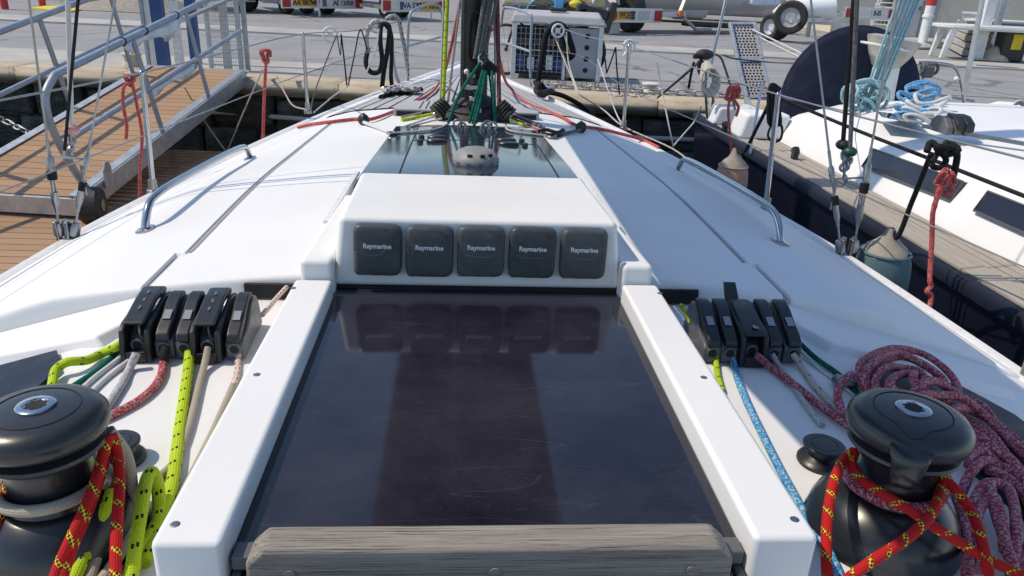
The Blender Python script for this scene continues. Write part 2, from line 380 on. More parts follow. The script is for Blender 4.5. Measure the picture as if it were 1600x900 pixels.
bmesh.ops.bevel(bm, geom=list(bm.edges), offset=.03, segments=2, affect='EDGES'); cme = bpy.data.meshes.new('coping_stone'); bm.to_mesh(cme); bm.free(); cme.materials.append(M('coping')); cme.shade_smooth()
while s < 11:
    L = rw.uniform(.9, 1.5); o = bpy.data.objects.new('coping_stone', cme); col.objects.link(o); o.parent = wall
    o.location = q(s+L/2, .20+rw.uniform(-.012, .012), -.085+rw.uniform(-.006, .006)); o.rotation_euler.z = QA+rw.uniform(-.006, .006); o.scale = (L-.015, .56, .2); s += L

wpipe = MB().tube([q(-3.6, .02, -.42), q(-1.2, -.06, -.46), q(1.3, -.06, -.47), q(3.4, .0, -.44)], .03, 10).build('wall_pipe', 'kerb_light', smooth=60)
tag(wpipe, 'pale pipe running along the quay wall behind the bow', 'pipe')
# ================================================================== our yacht
yacht = thing('sailing_yacht', 'white sailing yacht filling the foreground with black mast and tinted sliding hatch', 'sailboat', (0, 3, 0))
HB = [(-.5, 1.70), (1, 1.69), (1.94, 1.658), (2.9, 1.577), (3.58, 1.48), (4.35, 1.345), (5.03, 1.21), (5.8, 1.036), (6.8, .78), (7.6, .54), (8.2, .36), (8.7, .20), (9.2, .05), (9.3, .012)]
CZ = [(1.8, 1.735), (2.9, 1.735), (3.6, 1.70), (4.4, 1.655), (5, 1.62), (6.5, 1.55), (8, 1.505), (9.3, 1.49)]
SZ = [(-.5, 1.375), (2, 1.40), (3, 1.42), (5, 1.438), (7, 1.455), (9.3, 1.485)]
hb = lambda y: pw(HB, y); cz = lambda y: pw(CZ, y); sz = lambda y: pw(SZ, y)
def roofz(x, y):
    t = min(1, abs(x)/hb(y)); f = .30*(t/.66)**1.7 if t < .66 else .30+.70*((t-.66)/.34)**1.12; return sz(y)+(cz(y)-sz(y))*(1-f)
def sstep(a, b, x):
    t = max(0, min(1, (x-a)/(b-a))); return t*t*(3-2*t)
def lowz(x, y):
    x = abs(x); h = hb(y); return 1.644+(sz(y)-1.644)*max(0, (x-.86)/(h-.86))**1.0
XS = [0, .15, .3, .42, .47, .55, .65, .75, .800, .812, .8165, .8335, .838, .843, .8475, .8625, .867, .88, .95, 1.02, 1.09]
TT = [.12, .25, .4, .55, .68, .76, .775, .80, .815, .9, 1.0]
def deck_row(y, zf):
    h = hb(y); s = min(1, h/1.24); xs = [x*s for x in XS]; e = xs[-1]
    xs += [lerp(e, h, t) for t in TT]
    out = []
    for sg in (-1, 1):
        r = []
        for i, x in enumerate(xs):
            z = zf(x, y)
            if i in (10, 11) and 2.12 < y < 4.75: z -= .007
            if i in (14, 15) and y < 2.12: z -= .02
            if i in (len(XS)+6, len(XS)+7): z -= .008
            r.append(V((sg*x, y, z)))
        out.append(r)
    return out[0][::-1]+out[1][1:]
m = MB(); rows = []
yr = 1.865
rows.append([V((p.x, yr-.004, lowz(p.x, 1.8)-.03)) for p in deck_row(yr, roofz)])
rows.append([V((p.x, yr-.0005, p.z-.022)) for p in deck_row(yr, roofz)])
rows.append([V((p.x, yr, p.z-.012)) for p in deck_row(yr, roofz)])
rows.append([V((p.x, yr+.003, p.z-.004)) for p in deck_row(yr, roofz)])
rows.append([V((p.x, yr+.011, p.z)) for p in deck_row(yr, roofz)])
rows.append([V((p.x, yr+.020, p.z)) for p in deck_row(yr, roofz)])
ys = [1.9, 1.98, 2.05, 2.11, 2.125, 2.16, 2.25, 2.4, 2.6, 2.8, 3.0, 3.2, 3.4, 3.6, 3.8, 4, 4.2, 4.4, 4.6, 4.74, 4.76, 4.9, 5.1, 5.4, 5.7, 6, 6.3, 6.6, 6.9, 7.2, 7.5, 7.8, 8.1, 8.4, 8.7, 8.95, 9.15, 9.28]
rows += [deck_row(y, roofz) for y in ys]
m.sheet(rows).build('coachroof_deck', 'gelcoat', yacht, smooth=50)
# lower deck with the winches, two halves beside the companionway
for sg in (-1, 1):
    m = MB(); rows = []
    for y in (-.4, -.2, 0, .2, .4, .6, .8, 1.0, 1.2, 1.4, 1.6, 1.8, 1.9):
        xs = [.39, .44, .5, .6, .7, .8, .9, 1.0, 1.1, 1.2, 1.3, 1.4, 1.5, 1.58, 1.64]; h = hb(y)
        xs = [x for x in xs if x < h-.05]+[h]
        while len(xs) < 16: xs.append(h)
        rows.append([V((sg*x, y, lowz(x, y))) for x in (xs if sg > 0 else xs[::-1])])
    m.sheet(rows).build('winch_deck', 'gelcoat', yacht, smooth=50)
    # raised step outboard of the clutches
    g = lambda x, y, d=0: V((sg*x, y, lerp(lowz(x, y), roofz(x, 1.87), .45)+.004))
    top = [(.815, 1.862), (.815, 1.70), (.865, 1.60), (1.16, 1.62), (1.42, 1.66), (1.52, 1.862)]
    m = MB(); n = len(top)
    tv = [g(x, y) for x, y in top]; bv = [V((sg*(x+(-.035 if i in (0, 1, 2) else 0)), y-(.03 if i in (2, 3, 4) else 0), lowz(x, y)-.02)) for i, (x, y) in enumerate(top)]
    m.add(bv+tv, [tuple(range(n, 2*n)), tuple(range(n-1, -1, -1))]+[(i, (i+1) % n, n+(i+1) % n, n+i) for i in range(n)])
    m.build('deck_step', 'nonskid', yacht, bevel=.007, seg=3, fix=True)
    # dark tinted lid let into the side deck
    pl = [(.955, 1.60), (1.21, 1.60), (1.30, 1.50), (1.27, .75), (.93, .75), (.885, 1.47)]
    m = MB(); rows = []
    for y, xi, xo in ((.75, .93, 1.27), (.95, .92, 1.28), (1.15, .91, 1.29), (1.30, .90, 1.295), (1.42, .89, 1.30), (1.47, .886, 1.30), (1.50, .902, 1.298), (1.55, .926, 1.255), (1.59, .95, 1.215)):
        L_ = [V((sg*lerp(xi, xo, k/6), y, lowz(lerp(xi, xo, k/6), y)+.012)) for k in range(7)]
        rows.append([V((L_[0].x, y, L_[0].z-.03))]+L_+[V((L_[-1].x, y, L_[-1].z-.03))])
    rows.append([V((p.x, 1.592, p.z-.03)) for p in rows[-1]])
    m.sheet(rows)
    lid = m.build('side_locker_lid', 'navy_panel', yacht, smooth=40, fix=True)
    zc = lowz(1.10, 1.5)+.0125
    MB().lathe([(.03, 0), (.03, .003), (.026, .005), (.0005, .005)], 24, Matrix.Translation((sg*1.105, 1.51, zc))).build('lid_button', 'grey_plastic', lid)
    # toe rail and topsides
    m = MB(); prof = [(-.065, -.012), (-.062, .016), (-.05, .024), (-.008, .024), (.006, .012), (.008, -.03)]
    rings = []
    for y in [-.4, 0, .5, 1, 1.5, 1.9]+ys[6:]:
        h = hb(y); f = min(1, h/.3)
        rings.append([V((sg*(h+a*f), y, sz(y)+b)) for a, b in prof])
    m.loft(rings); m.build('toe_rail', 'toe_white', yacht, smooth=40, fix=True)
    m = MB(); rows = []
    for y in [-.4, .5, 1.5, 2.5, 3.5, 4.5, 5.5, 6.5, 7.3, 8, 8.6, 9.1, 9.28]:
        h = hb(y); f = min(1, h/.4)
        rows.append([V((sg*h, y, sz(y)-.01)), V((sg*(h-.01*f), y, .95)), V((sg*(h*.97), y-.03, .5)), V((sg*h*.9, y-.1, .1)), V((sg*h*.7, y-.2, -.3))])
    m.sheet(rows).build('topside', 'gelcoat', yacht, smooth=60)
    # hatch coaming with its screws
    m = MB(); m.prism([(sg*.338, .765), (sg*.425, .765), (sg*.421, 1.64), (sg*.336, 1.64)], 1.56, 1.79)
    co_ = m.build('hatch_coaming', 'gelcoat', yacht, bevel=.009, seg=3)
    for (x, y) in ((.414, 1.585), (.398, 1.19), (.405, .80)):
        MB().lathe([(.0062, 0), (.0062, .0010), (.0045, .0016), (.0004, .0012)], 14, Matrix.Translation((sg*x, y, 1.7895))).build('screw', 'steel_dull', co_)
    # step block beside the hood
    m = MB(); a = [(.336, 1.652), (.412, 1.652), (.43, 2.5), (.36, 2.5)]
    m.add([V((sg*x, y, 1.62)) for x, y in a]+[V((sg*x, y, 1.833 if y < 2 else 1.752)) for x, y in a], [(0, 1, 2, 3), (7, 6, 5, 4), (0, 4, 5, 1), (1, 5, 6, 2), (2, 6, 7, 3), (3, 7, 4, 0)])
    m.build('hood_step', 'gelcoat', yacht, bevel=.014, seg=3, fix=True)
    MB().bar((sg*.452, 2.25, 1.733), (sg*.436, 2.88, 1.733), .02, .012).build('drain_channel', 'toe_white', yacht, bevel=.003)
    # stainless grab rail
    x0, ya, yb = sg*1.062, 2.42, 3.66
    za, zb = roofz(x0, ya), roofz(x0*.982, yb)
    hr = MB().tube(spline([(x0, ya, za), (x0, ya+.015, za+.028), (x0, ya+.055, za+.066), (x0, ya+.11, za+.080), (x0*.995, (ya+yb)/2, (za+zb)/2+.088), (x0*.985, yb-.09, zb+.074), (x0*.985, yb-.045, zb+.060), (x0*.982, yb-.01, zb+.02), (x0*.982, yb, zb)], 8), .0128, 12).build('grab_rail', 'steel', yacht, smooth=60)
    for yy, zz, xx in ((ya, za, x0), (yb, zb, x0*.982)):
        mm = Matrix.Translation((xx, yy, zz-.001)) @ Matrix.Rotation(sg*.25, 4, 'Y') @ Matrix.Diagonal((1, 1.45, 1, 1))
        MB().lathe([(.029, 0), (.029, .004), (.024, .006), (.001, .006)], 20, mm).build('rail_flange', 'steel', hr)
# companionway below the hatch
MB().box((0, 1.12, 1.50), (.668, .66, .40)).build('companionway_box', 'dark_slot', yacht)
hatch = MB().box((0, 1.25, 1.744), (.672, .90, .012)).build('sliding_hatch', 'acrylic', yacht, bevel=.003)
MB().box((0, .792, 1.7455), (.668, .03, .022)).build('hatch_frame', 'grey_plastic', hatch, bevel=.003)
MB().box((0, .775, 1.60), (.64, .02, .26)).build('washboard', 'smoked_glass', yacht, bevel=.004)
for sg in (-1, 1): MB().box((sg*.329, .778, 1.60), (.012, .03, .26)).build('washboard_slide', 'mid_plastic', yacht, bevel=.003)
# wooden grab handle across the hatch: solid weathered plank with clipped corners
w = .309
m = MB(); pf = [(-w+.0, .0), (w, .0), (w, .046), (w-.022, .068), (-w+.022, .068), (-w, .046)]
mm = Matrix.Translation((0, .768, 1.790)) @ Matrix.Rotation(R(90), 4, 'X') @ Matrix.Translation((0, -.068, -.03))
m.prism(pf, 0, .048, mm)
handle = m.build('hatch_handle', 'grey_teak', hatch, bevel=.007, seg=3, fix=True); tag(handle, 'weathered grey wooden beam across the aft edge of the hatch')
for x in (-.255, 0, .255): MB().lathe([(.008, 0), (.008, .002), (.0005, .0022)], 16, Matrix.Translation((x, .7495, 1.752)) @ Matrix.Rotation(R(90), 4, 'X')).build('wood_plug', 'grey_teak', handle)
# hood that the hatch slides into
m = MB(); b = [(-.343, 1.682, 1.757), (.343, 1.682, 1.757), (.42, 2.63, 1.71), (-.42, 2.63, 1.71)]; tp = [(-.323, 1.69, 1.926), (.323, 1.69, 1.926), (.383, 2.6, 1.803), (-.383, 2.6, 1.803)]
m.add(b+tp, [(3, 2, 1, 0), (4, 5, 6, 7), (0, 1, 5, 4), (1, 2, 6, 5), (2, 3, 7, 6), (3, 0, 4, 7)])
hood = m.build('hatch_hood', 'gelcoat', yacht, bevel=.014, seg=4)
MB().box((0, 1.70, 1.7535), (.66, .03, .006)).build('hood_gap_dark', 'dark_slot', hood)  # dark strip standing in for the shade in the gap under the hood
# ---- instrument covers
def text_mesh(body, size, extrude=.0005, bold=.0, spacing=1.0):
    cu = bpy.data.curves.new('lettering', 'FONT'); cu.body = body; cu.size = size; cu.extrude = extrude; cu.offset = bold; cu.align_x = 'CENTER'; cu.align_y = 'CENTER'; cu.space_character = spacing; cu.resolution_u = 2
    o = bpy.data.objects.new('lettering', cu); col.objects.link(o)
    dg = bpy.context.evaluated_depsgraph_get(); me = bpy.data.meshes.new_from_object(o.evaluated_get(dg)); col.objects.unlink(o); bpy.data.objects.remove(o); me.name = 'lettering'
    return me
def put_text(body, size, mat, parent, mtx, extrude=.0005, bold=0, name='lettering', spacing=1.0):
    me = text_mesh(body, size, extrude, bold, spacing); me.materials.append(M(mat)); me.transform(mtx)
    o = bpy.data.objects.new(name, me); col.objects.link(o)
    if parent: o.parent = parent; o.location = -wloc(parent)
    return o
words_ = ['leftmost of the five grey instrument covers on the white hood, beside the port rail', 'second grey instrument cover from the left on the white hood, its face the smoothest', 'middle one of the five square grey instrument covers on the white hood', 'fourth grey instrument cover from the left on the white hood', 'rightmost of the five grey instrument covers on the white hood, on the starboard end']
def superell(a, b, p, n=40):
    o = []
    for k in range(n):
        t = 2*math.pi*k/n; c, s_ = math.cos(t), math.sin(t)
        o.append((a*math.copysign(abs(c)**(2/p), c), b*math.copysign(abs(s_)**(2/p), s_)))
    return o
for i in range(5):
    px = [590, 671, 751.5, 831.5, 911.5][i]; py = [391, 393.5, 393.5, 395.5, 397][i]
    c = aty(px, py, 1.672); tilt = math.atan2(.008, .17)
    cov = thing('instrument_cover', words_[i], 'instrument cover', (c.x, c.y, c.z-.06), 'instrument covers on the hood')
    mm = Matrix.Translation((c.x, 1.683, c.z)) @ Matrix.Rotation(R(90)-.04, 4, 'X') @ Matrix.Rotation(R(-.6+.3*((i*7) % 3-1)), 4, 'Z')
    rings = []
    for s_, d in ((.985, 0), (1.0, .004), (1.0, .010), (.985, .015), (.94, .0195), (.84, .0215), (.5, .0225), (.02, .023)):
        rings.append([mm @ V((x*s_, y*s_, d)) for x, y in superell(.0555, .0615, 7)])
    MB().loft(rings).build('cover_shell', 'cover_grey', cov, smooth=50)
    me = put_text('Raymarine', .0152, 'print_white', cov, mm @ Matrix.Translation((0, .012, .0225)), .0006, .00045)
    # moulded wave ribs
    rb = MB()
    def shz(x, y):
        s_ = max(abs(x)/.0555, abs(y)/.0615); return .0228-.0013*(s_/.84)**3 if s_ < .84 else lerp(.0215, .0195, (s_-.84)/.1) if s_ < .94 else lerp(.0195, .012, min(1, (s_-.94)/.05))
    def rib(pts, r=.0011): rb.tube([mm @ V((x, y, shz(x, y))) for x, y in spline2(pts)], r, 5, uv=False)
    def spline2(pts): return [(p.x, p.y) for p in spline([(x, y, 0) for x, y in pts], 5)]
    nr = [11, 7, 13, 12, 12][i]
    for k in range(nr):
        y0 = -.004-.0045*k; L = [.07, .012, .1, .1, .1][i] if k < nr-1 else .02
        if i == 0 and k > 6: L = .04
        rib([(-.054, y0), (-.046, y0), (-.046+L*.35, y0-.006-.001*k), (-.046+L*.7, y0-.004-.0005*k), (-.046+L*.97, y0+.012-.0007*k)] if y0 > -.045 else [(-.054, y0), (-.046, y0), (-.03, y0-.003)])
    for k in range([7, 3, 6, 5, 5][i]):
        o_ = .0065*k; rib([(.012+o_*.9+.004*(i % 2), .055), (.026+o_*.6, .049-o_*.35), (.042, .045-o_*.9), (.0535, .046-o_*1.05)])
    rb.tube([mm @ V((x, y, d)) for x, y, d in ((-.052, -.052, .013), (-.046, -.0585, .016), (-.034, -.0575, .018), (-.024, -.054, .0195))], .0022, 6, uv=False)
    tag(rb.build('moulded_ribs', 'cover_grey', cov, smooth=60), kind='stuff')
plain('vent_grey', (.24, .24, .245), .6, var=.12, scale=18, grime=((.4, .4, .4), .3))
plain('caulk', (.36, .36, .355), .8, var=.1)
for sg in (-1, 1):
    MB().tube([V((sg*.825, y, roofz(.825, y)-.004)) for y in (2.135, 2.4, 2.8, 3.2, 3.6, 4.0, 4.4, 4.74)], .0058, 6, flat=.45).build('deck_seam', 'caulk', yacht)
    MB().tube([V((sg*.855, y, roofz(.855, y)-.014)) for y in (1.86, 1.95, 2.05, 2.11)], .0075, 6, flat=.6).build('deck_seam', 'caulk', yacht)
    MB().tube([V((sg*(lerp(1.09*min(1, hb(y)/1.24), hb(y), .7875)), y, roofz(lerp(1.09*min(1, hb(y)/1.24), hb(y), .7875), y)-.005)) for y in (1.9, 2.2, 2.6, 3, 3.4, 3.8, 4.2, 4.6, 5, 5.6)], .007, 6, flat=.5).build('deck_seam', 'caulk', yacht)
# ---- forward dark deck panel with hatch and vent
def dz(x, y, d=0): return V((x, y, roofz(x, y)+d))
m = MB(); rows = []
for k in range(13):
    y = lerp(2.70, 4.30, k/12); wv = lerp(.43, .40, k/12); rows.append([dz(x*wv/6, y, .005) for x in range(-6, 7)])
fp = m.sheet(rows).build('forward_deck_glass', 'smoked_glass', yacht, smooth=60)
for a, bq in (((-.277, 2.75), (-.273, 4.2)), ((.345, 2.75), (.338, 3.72)), ((-.273, 3.72), (.338, 3.72)), ((-.43, 2.8), (.425, 2.8))):
    n = 10; pts = [dz(lerp(a[0], bq[0], k/n), lerp(a[1], bq[1], k/n), .0055) for k in range(n+1)]
    MB().tube(pts, .0038, 6, flat=.4).build('panel_seam', 'dark_slot', fp)
for x, y, l in ((-.155, 3.78, .10), (.185, 3.76, .10), (-.155, 3.66, .10), (.19, 3.64, .10), (-.235, 3.80, .03), (.265, 3.78, .03), (-.235, 3.655, .03), (.27, 3.645, .03)):
    c = dz(x, y, .012); mm = Matrix.Translation(c) @ Matrix.Diagonal((l*.5, .026 if l > .05 else .018, .009, 1))
    MB().lathe([(1, -1), (1, .2), (.85, .8), (.4, 1), (.01, 1)], 16, mm).build('hinge_knob', 'black_plastic', fp)
c = dz(.02, 3.10, .002)
vent = MB().lathe([(.094, 0), (.097, .012), (.094, .026), (.088, .034), (.074, .052), (.05, .062), (.001, .066)], 36, Matrix.Translation(c)).build('deck_vent', 'vent_grey', yacht, smooth=40); tag(vent, 'grey domed ventilator on the dark forward panel')
for k in range(12):
    a = 2*math.pi*k/12+.2
    for rr, hh, s_ in ((.0945, .014, .017), ):
        MB().box((c.x+rr*math.cos(a), c.y+rr*math.sin(a), c.z+hh), (.006, s_, .008), rz=a).build('vent_slot', 'grey_plastic', vent)
for a in (-1.25, -.78, -1.9): MB().box((c.x+.076*math.cos(a), c.y+.076*math.sin(a), c.z+.045), (.016, .018, .012), rz=a).build('vent_clip', 'dark_slot', vent)
# ---- boom with stowed mainsail above the cockpit (casts the shade on the starboard deck)
plain('sail_bag', (.03, .034, .046), .85, var=.15, bump=.3, bscale=14)
bz = 2.76
m = MB(); rings = []
for k in range(9):
    y = lerp(4.60, -.9, k/8); hh = .58; wv = .335 if k < 5 else .25 if k == 5 else .22
    rings.append([V((x*wv, y, bz+z*hh)) for x, z in ((-.75, 0), (-1, .14), (-1, .5), (-.7, .85), (-.25, 1), (.25, 1), (.7, .85), (1, .5), (1, .14), (.75, 0))])
m.loft(rings); m.build('mainsail_bag', 'sail_bag', yacht, smooth=60, fix=True)
m = MB(); m.tube([(0, 4.42, bz-.06), (0, -.9, bz-.06)], .075, 16, flat=1.2); m.build('boom', 'black_carbon', yacht)
# ---- rope clutches
def clutch(x, y, kind, z0=1.648, rz=0, lever_up=False):
    mm = Matrix.Translation((x, y, z0)) @ Matrix.Rotation(rz, 4, 'Z')
    zs = .92 if kind == 'small' else .82
    yz = mm @ Matrix.Diagonal((1, 1, zs, 1)) @ Matrix(((0, 0, 1, 0), (1, 0, 0, 0), (0, 1, 0, 0), (0, 0, 0, 1)))    # poly (y,z) -> world, depth along x
    if kind == 'small':
        wd = .0205; pr = [(0, 0), (-.002, .04), (.008, .05), (.04, .053), (.075, .07), (.10, .094), (.125, .103), (.152, .098), (.168, .078), (.185, .03), (.188, 0)]
        body = MB().prism(pr, -wd, wd, yz).build('rope_clutch', 'grey_plastic', yacht, bevel=.006, seg=3)
        lv = [(-.010, .050), (-.004, .066), (.012, .076), (.05, .09), (.085, .108), (.115, .117), (.14, .113), (.14, .10), (.10, .10), (.06, .075), (.03, .056), (.0, .046)]
        if not lever_up:
            MB().prism(lv, -.0150, .0150, yz).build('lever', 'black_plastic', body, bevel=.0055, seg=3)
            st = [(.034, .0862), (.060, .0972), (.0595, .0984), (.0335, .0874)]
            MB().prism(st, -.008, .008, yz).build('sticker', 'label_grey', body)
    else:
        wd = .026; pr = [(-.02, -.002), (-.022, .035), (-.012, .085), (.01, .10), (.06, .106), (.12, .122), (.16, .112), (.185, .05), (.188, 0)]
        body = part('rope_clutch', yacht)
        for s_ in (-1, 1): MB().prism(pr, s_*wd-.006, s_*wd+.006, yz).build('cheek', 'black_plastic', body, bevel=.0045, seg=3)
        MB().prism([(.012, 0), (.012, .028), (.0, .04), (.012, .062), (.03, .075), (.10, .09), (.18, .06), (.18, 0)], -.021, .021, yz).build('cam', 'cap_black', body, bevel=.006)
        MB().prism([(-.02, -.002), (-.022, .03), (.02, .03), (.02, -.002)], -.021, .021, yz).build('sill', 'black_plastic', body, bevel=.003)
        lv = [(-.006, .098), (-.010, .108), (.03, .120), (.08, .134), (.13, .140), (.158, .128), (.15, .112), (.09, .118), (.04, .106)]
        if lever_up:
            pf = [(.118, .10), (.134, .120), (.180, .158), (.190, .153), (.166, .122), (.15, .105)]
            MB().prism(pf, -.015, .015, Matrix.Translation((-.012, 0, 0)) @ yz).build('lever', 'black_plastic', body, bevel=.003)
            MB().prism([(-.010, .086), (-.004, .098), (.06, .116), (.12, .130), (.15, .12), (.12, .105)], -.0245, .0245, yz).build('cover', 'black_plastic', body, bevel=.006)
            MB().lathe([(.008, 0), (.008, .0015), (.0055, .0015), (.005, .0008), (.0003, .0008)], 16, yz @ Matrix.Translation((.012, .1045, .004)) @ Matrix.Rotation(R(-72), 4, 'X') @ Matrix.Rotation(R(0), 4, 'Y')).build('screw', 'steel_dull', body)
        else: MB().prism(lv, -.022, .022, yz).build('lever', 'black_plastic', body, bevel=.005, seg=3)
        for k in range(3):
            if not lever_up: MB().prism([(.035+.03*k, .1232+.0068*k), (.048+.03*k, .1266+.0066*k), (.0475+.03*k, .1278+.0066*k), (.0345+.03*k, .1244+.0068*k)], -.0025, .0025, yz).build('sticker', 'mid_plastic', body)
    hm = mm @ Matrix.Translation((0, -.004 if kind == 'small' else -.001, .027 if kind == 'small' else .032)) @ Matrix.Rotation(R(90), 4, 'X')
    MB().torus((0, 0, 0), .0125, .003, 18, 6, hm).build('fairlead', 'grey_plastic', body)
    MB().lathe([(.0115, 0), (.0115, .0015), (.0005, .0015)], 16, hm).build('rope_hole', 'dark_slot', body)
    return body
ky = 1.515
for x, k in ((-.738, 'big'), (-.683, 'small'), (-.640, 'small'), (-.590, 'big'), (-.533, 'small')): clutch(x, ky+ (x+.63)*-.02, k, rz=R(2))
for x, k, up in ((.532, 'small', 0), (.573, 'small', 0), (.624, 'big', 1), (.676, 'small', 0), (.722, 'small', 0)): clutch(x, ky-(x-.63)*.2*0, k, lever_up=bool(up), rz=R(-2))
for sg in (-1, 1): MB().box((sg*.525, 1.858, 1.668), (.15, .012, .038)).build('rope_tunnel_mouth', 'dark_slot', yacht)
# ---- winches
def winch(x, y, arm, z0=1.646):
    T = Matrix.Translation((x, y, z0))
    wn_ = MB().lathe([(.0665, .08), (.060, .092), (.0565, .11), (.057, .14), (.062, .160), (.066, .164)], 40, T).build('winch', 'black_alloy', yacht, smooth=50)
    MB().lathe([(.118, -.012), (.118, .008), (.115, .018), (.113, .03), (.106, .048), (.092, .066), (.076, .078), (.066, .084)], 48, T).build('winch_base', 'black_alloy', wn_, smooth=50)
    MB().lathe([(.062, .158), (.077, .162), (.0815, .167), (.080, .172), (.066, .177), (.066, .182), (.078, .186), (.084, .189)], 48, T).build('rope_jaw', 'cap_black', wn_, smooth=50)
    cap = MB().lathe([(.078, .185), (.0855, .188), (.0888, .195), (.0880, .208), (.080, .2185), (.066, .224), (.04, .2275), (.001, .2285)], 56, T).build('winch_cap', 'cap_black', wn_, smooth=50)
    # inset teardrop groove on the cap pointing along the feeder arm
    pts = []
    for k in range(48):
        a = 2*math.pi*k/48; d = math.atan2(math.sin(a-arm), math.cos(a-arm)); r = .055+.023*math.exp(-(d/.28)**2)
        zz = .224-(r/.066)**2*.0 + (.0285-.0)*0
        zc = lerp(.2285, .224, min(1, r/.066)**2) if r < .066 else lerp(.224, .2185, (r-.066)/.014)
        pts.append(T @ V((r*math.cos(a), r*math.sin(a), zc+.0002)))
    MB().tube(pts, .0012, 5, closed=True).build('cap_groove', 'dark_slot', cap)
    MB().lathe([(.0255, .2262), (.0255, .2302), (.0235, .2318), (.0165, .2318), (.0155, .2300)], 32, T, caps=False).build('socket_ring', 'steel', cap, smooth=40)
    star = [((.0152 if k % 2 == 0 else .0112)*math.cos(math.pi*k/8), (.0152 if k % 2 == 0 else .0112)*math.sin(math.pi*k/8)) for k in range(16)]
    MB().lathe([(.0165, .2290), (.0165, .2303), (.0002, .2303)], 24, T).build('socket_floor', 'steel_dull', cap)
    MB().prism(star, .2296, .2309, T).build('socket_star', 'dark_slot', cap)
    # feeder arm: tongue from the cap down to the drum
    A = T @ Matrix.Rotation(arm, 4, 'Z'); rings = []
    for r, z, w_, th in ((.070, .214, .030, .004), (.086, .206, .029, .006), (.0945, .192, .025, .008), (.0965, .172, .021, .008), (.092, .152, .018, .009), (.083, .140, .013, .009), (.077, .136, .007, .006)):
        rings.append([A @ V((r+th*math.cos(a)*.7, w_*math.sin(a), z+th*.5*math.cos(a))) for a in [2*math.pi*k/14 for k in range(14)]])
    MB().loft(rings).build('feeder_arm', 'black_alloy', wn_, smooth=60, fix=True)
    return wn_
tag(winch(-.630, .945, R(-150)), 'black self-tailing winch on the port deck with red rope around it')
tag(winch(.634, .945, R(-118)), 'black self-tailing winch on the starboard deck tied with red rope')
for sg, (x, y) in ((-1, (-.632, 1.145)), (1, (.622, 1.135))):
    T = Matrix.Translation((x, y, 1.646))
    k = MB().lathe([(.043, 0), (.043, .005), (.037, .012), (.028, .015), (.026, .018), (.026, .024), (.034, .029)], 32, T).build('winch_button', 'black_plastic', yacht, smooth=40)
    MB().lathe([(.034, .029), (.0375, .032), (.0375, .036), (.035, .038), (.024, .0385), (.0235, .0375), (.022, .0385), (.0005, .039)], 32, T).build('button_top', 'cap_black', k, smooth=25)
# ================================================================== ropes on the side decks
D = 1.646
def dk(px, py, r, up=0):
    z = D+r+up
    for _ in range(4):
        p = at(px, py, z); q = lowz(min(1.7, abs(p.x)), p.y)+r+up if abs(p.x) > .45 else D+r+up
        z = q
    return at(px, py, z)
g = 'control lines led aft to the port clutches'
# port side
rope('control_line', 'grey control line from the outermost port clutch to the winch', [at(213, 552, 1.68), dk(203, 575, .009), dk(190, 600, .008), dk(172, 628, .008), dk(150, 660, .008)], .0088, 'rope_grey', group=g)
rl = rope('control_line', 'red speckled line with a black whipped end leaving a port clutch', [at(258, 545, 1.676), dk(256, 560, .012), dk(252, 585, .008), dk(243, 602, .008), dk(222, 622, .008), dk(190, 641, .008), dk(150, 660, .008)], .0085, 'rope_redheather', group=g)
MB().tube(spline([at(258.5, 543, 1.678), at(257.5, 554, 1.668), dk(256, 564, .0105)], 6), .0095, 10).build('whipping', 'rope_black', rl, smooth=60)
rope('control_line', 'thick lime line running aft from the middle port clutch along the coaming', [at(297, 538, 1.674), at(296, 552, 1.664), dk(294, 575, .0125), dk(290, 605, .0105), dk(282, 660, .0105), dk(273, 730, .0105), dk(263, 780, .0105), dk(240, 828, .0105), dk(215, 870, .0105), dk(196, 925, .0105)], .0108, 'rope_lime', group=g)
rope('control_line', 'beige line from the second port clutch passing under the lime line', [at(325, 543, 1.682), at(322, 558, 1.668), dk(317, 580, .009), dk(312, 598, .007), dk(302, 640, .007), dk(287, 690, .007), dk(268, 728, .007), dk(240, 750, .007), dk(205, 768, .007)], .0075, 'rope_beige', group=g)
rope('control_line', 'white line with red flecks from the innermost port clutch', [at(373, 541, 1.676), dk(372, 560, .010), dk(370, 585, .006), dk(364, 603, .006)], .0065, 'rope_whitered', group=g)
rope('control_line', 'pale beige thin line lying against the port hatch coaming', [dk(364, 602, .005), dk(350, 635, .005), dk(330, 680, .006), dk(308, 725, .007), dk(290, 762, .007), dk(270, 800, .007)], .0065, 'rope_beige', group=g)
rope('control_line', 'short red flecked line entering the roof behind the port clutches', [at(410, 492, 1.70), at(432, 466, 1.685), V((-.49, 1.87, 1.68))], .006, 'rope_whitered', group=g)
rope('control_line', 'lime line curling outboard past the port clutches', [dk(205, 520, .011, .01), dk(185, 540, .011, .02), dk(160, 552, .011), dk(135, 563, .011, .004), dk(105, 566, .011, .012), dk(90, 575, .011, .008), dk(82, 600, .010), dk(80, 625, .010)], .0098, 'rope_lime', group=g)
rope('control_line', 'dark green line beside the outermost port clutch', [dk(206, 530, .006, .01), dk(180, 553, .006), dk(150, 580, .006), dk(112, 605, .006), dk(80, 630, .006)], .0062, 'rope_green_dark', group=g)
rope('control_line', 'upper of two thin white lines outboard of the port clutches', [dk(205, 545, .005, .01), dk(180, 565, .005), dk(145, 592, .005), dk(110, 625, .005)], .0055, 'rope_white', group=g)
rope('control_line', 'lower of two thin white lines outboard of the port clutches', [dk(206, 560, .005, .005), dk(180, 580, .005), dk(152, 604, .005), dk(120, 640, .005)], .0055, 'rope_white', group=g)
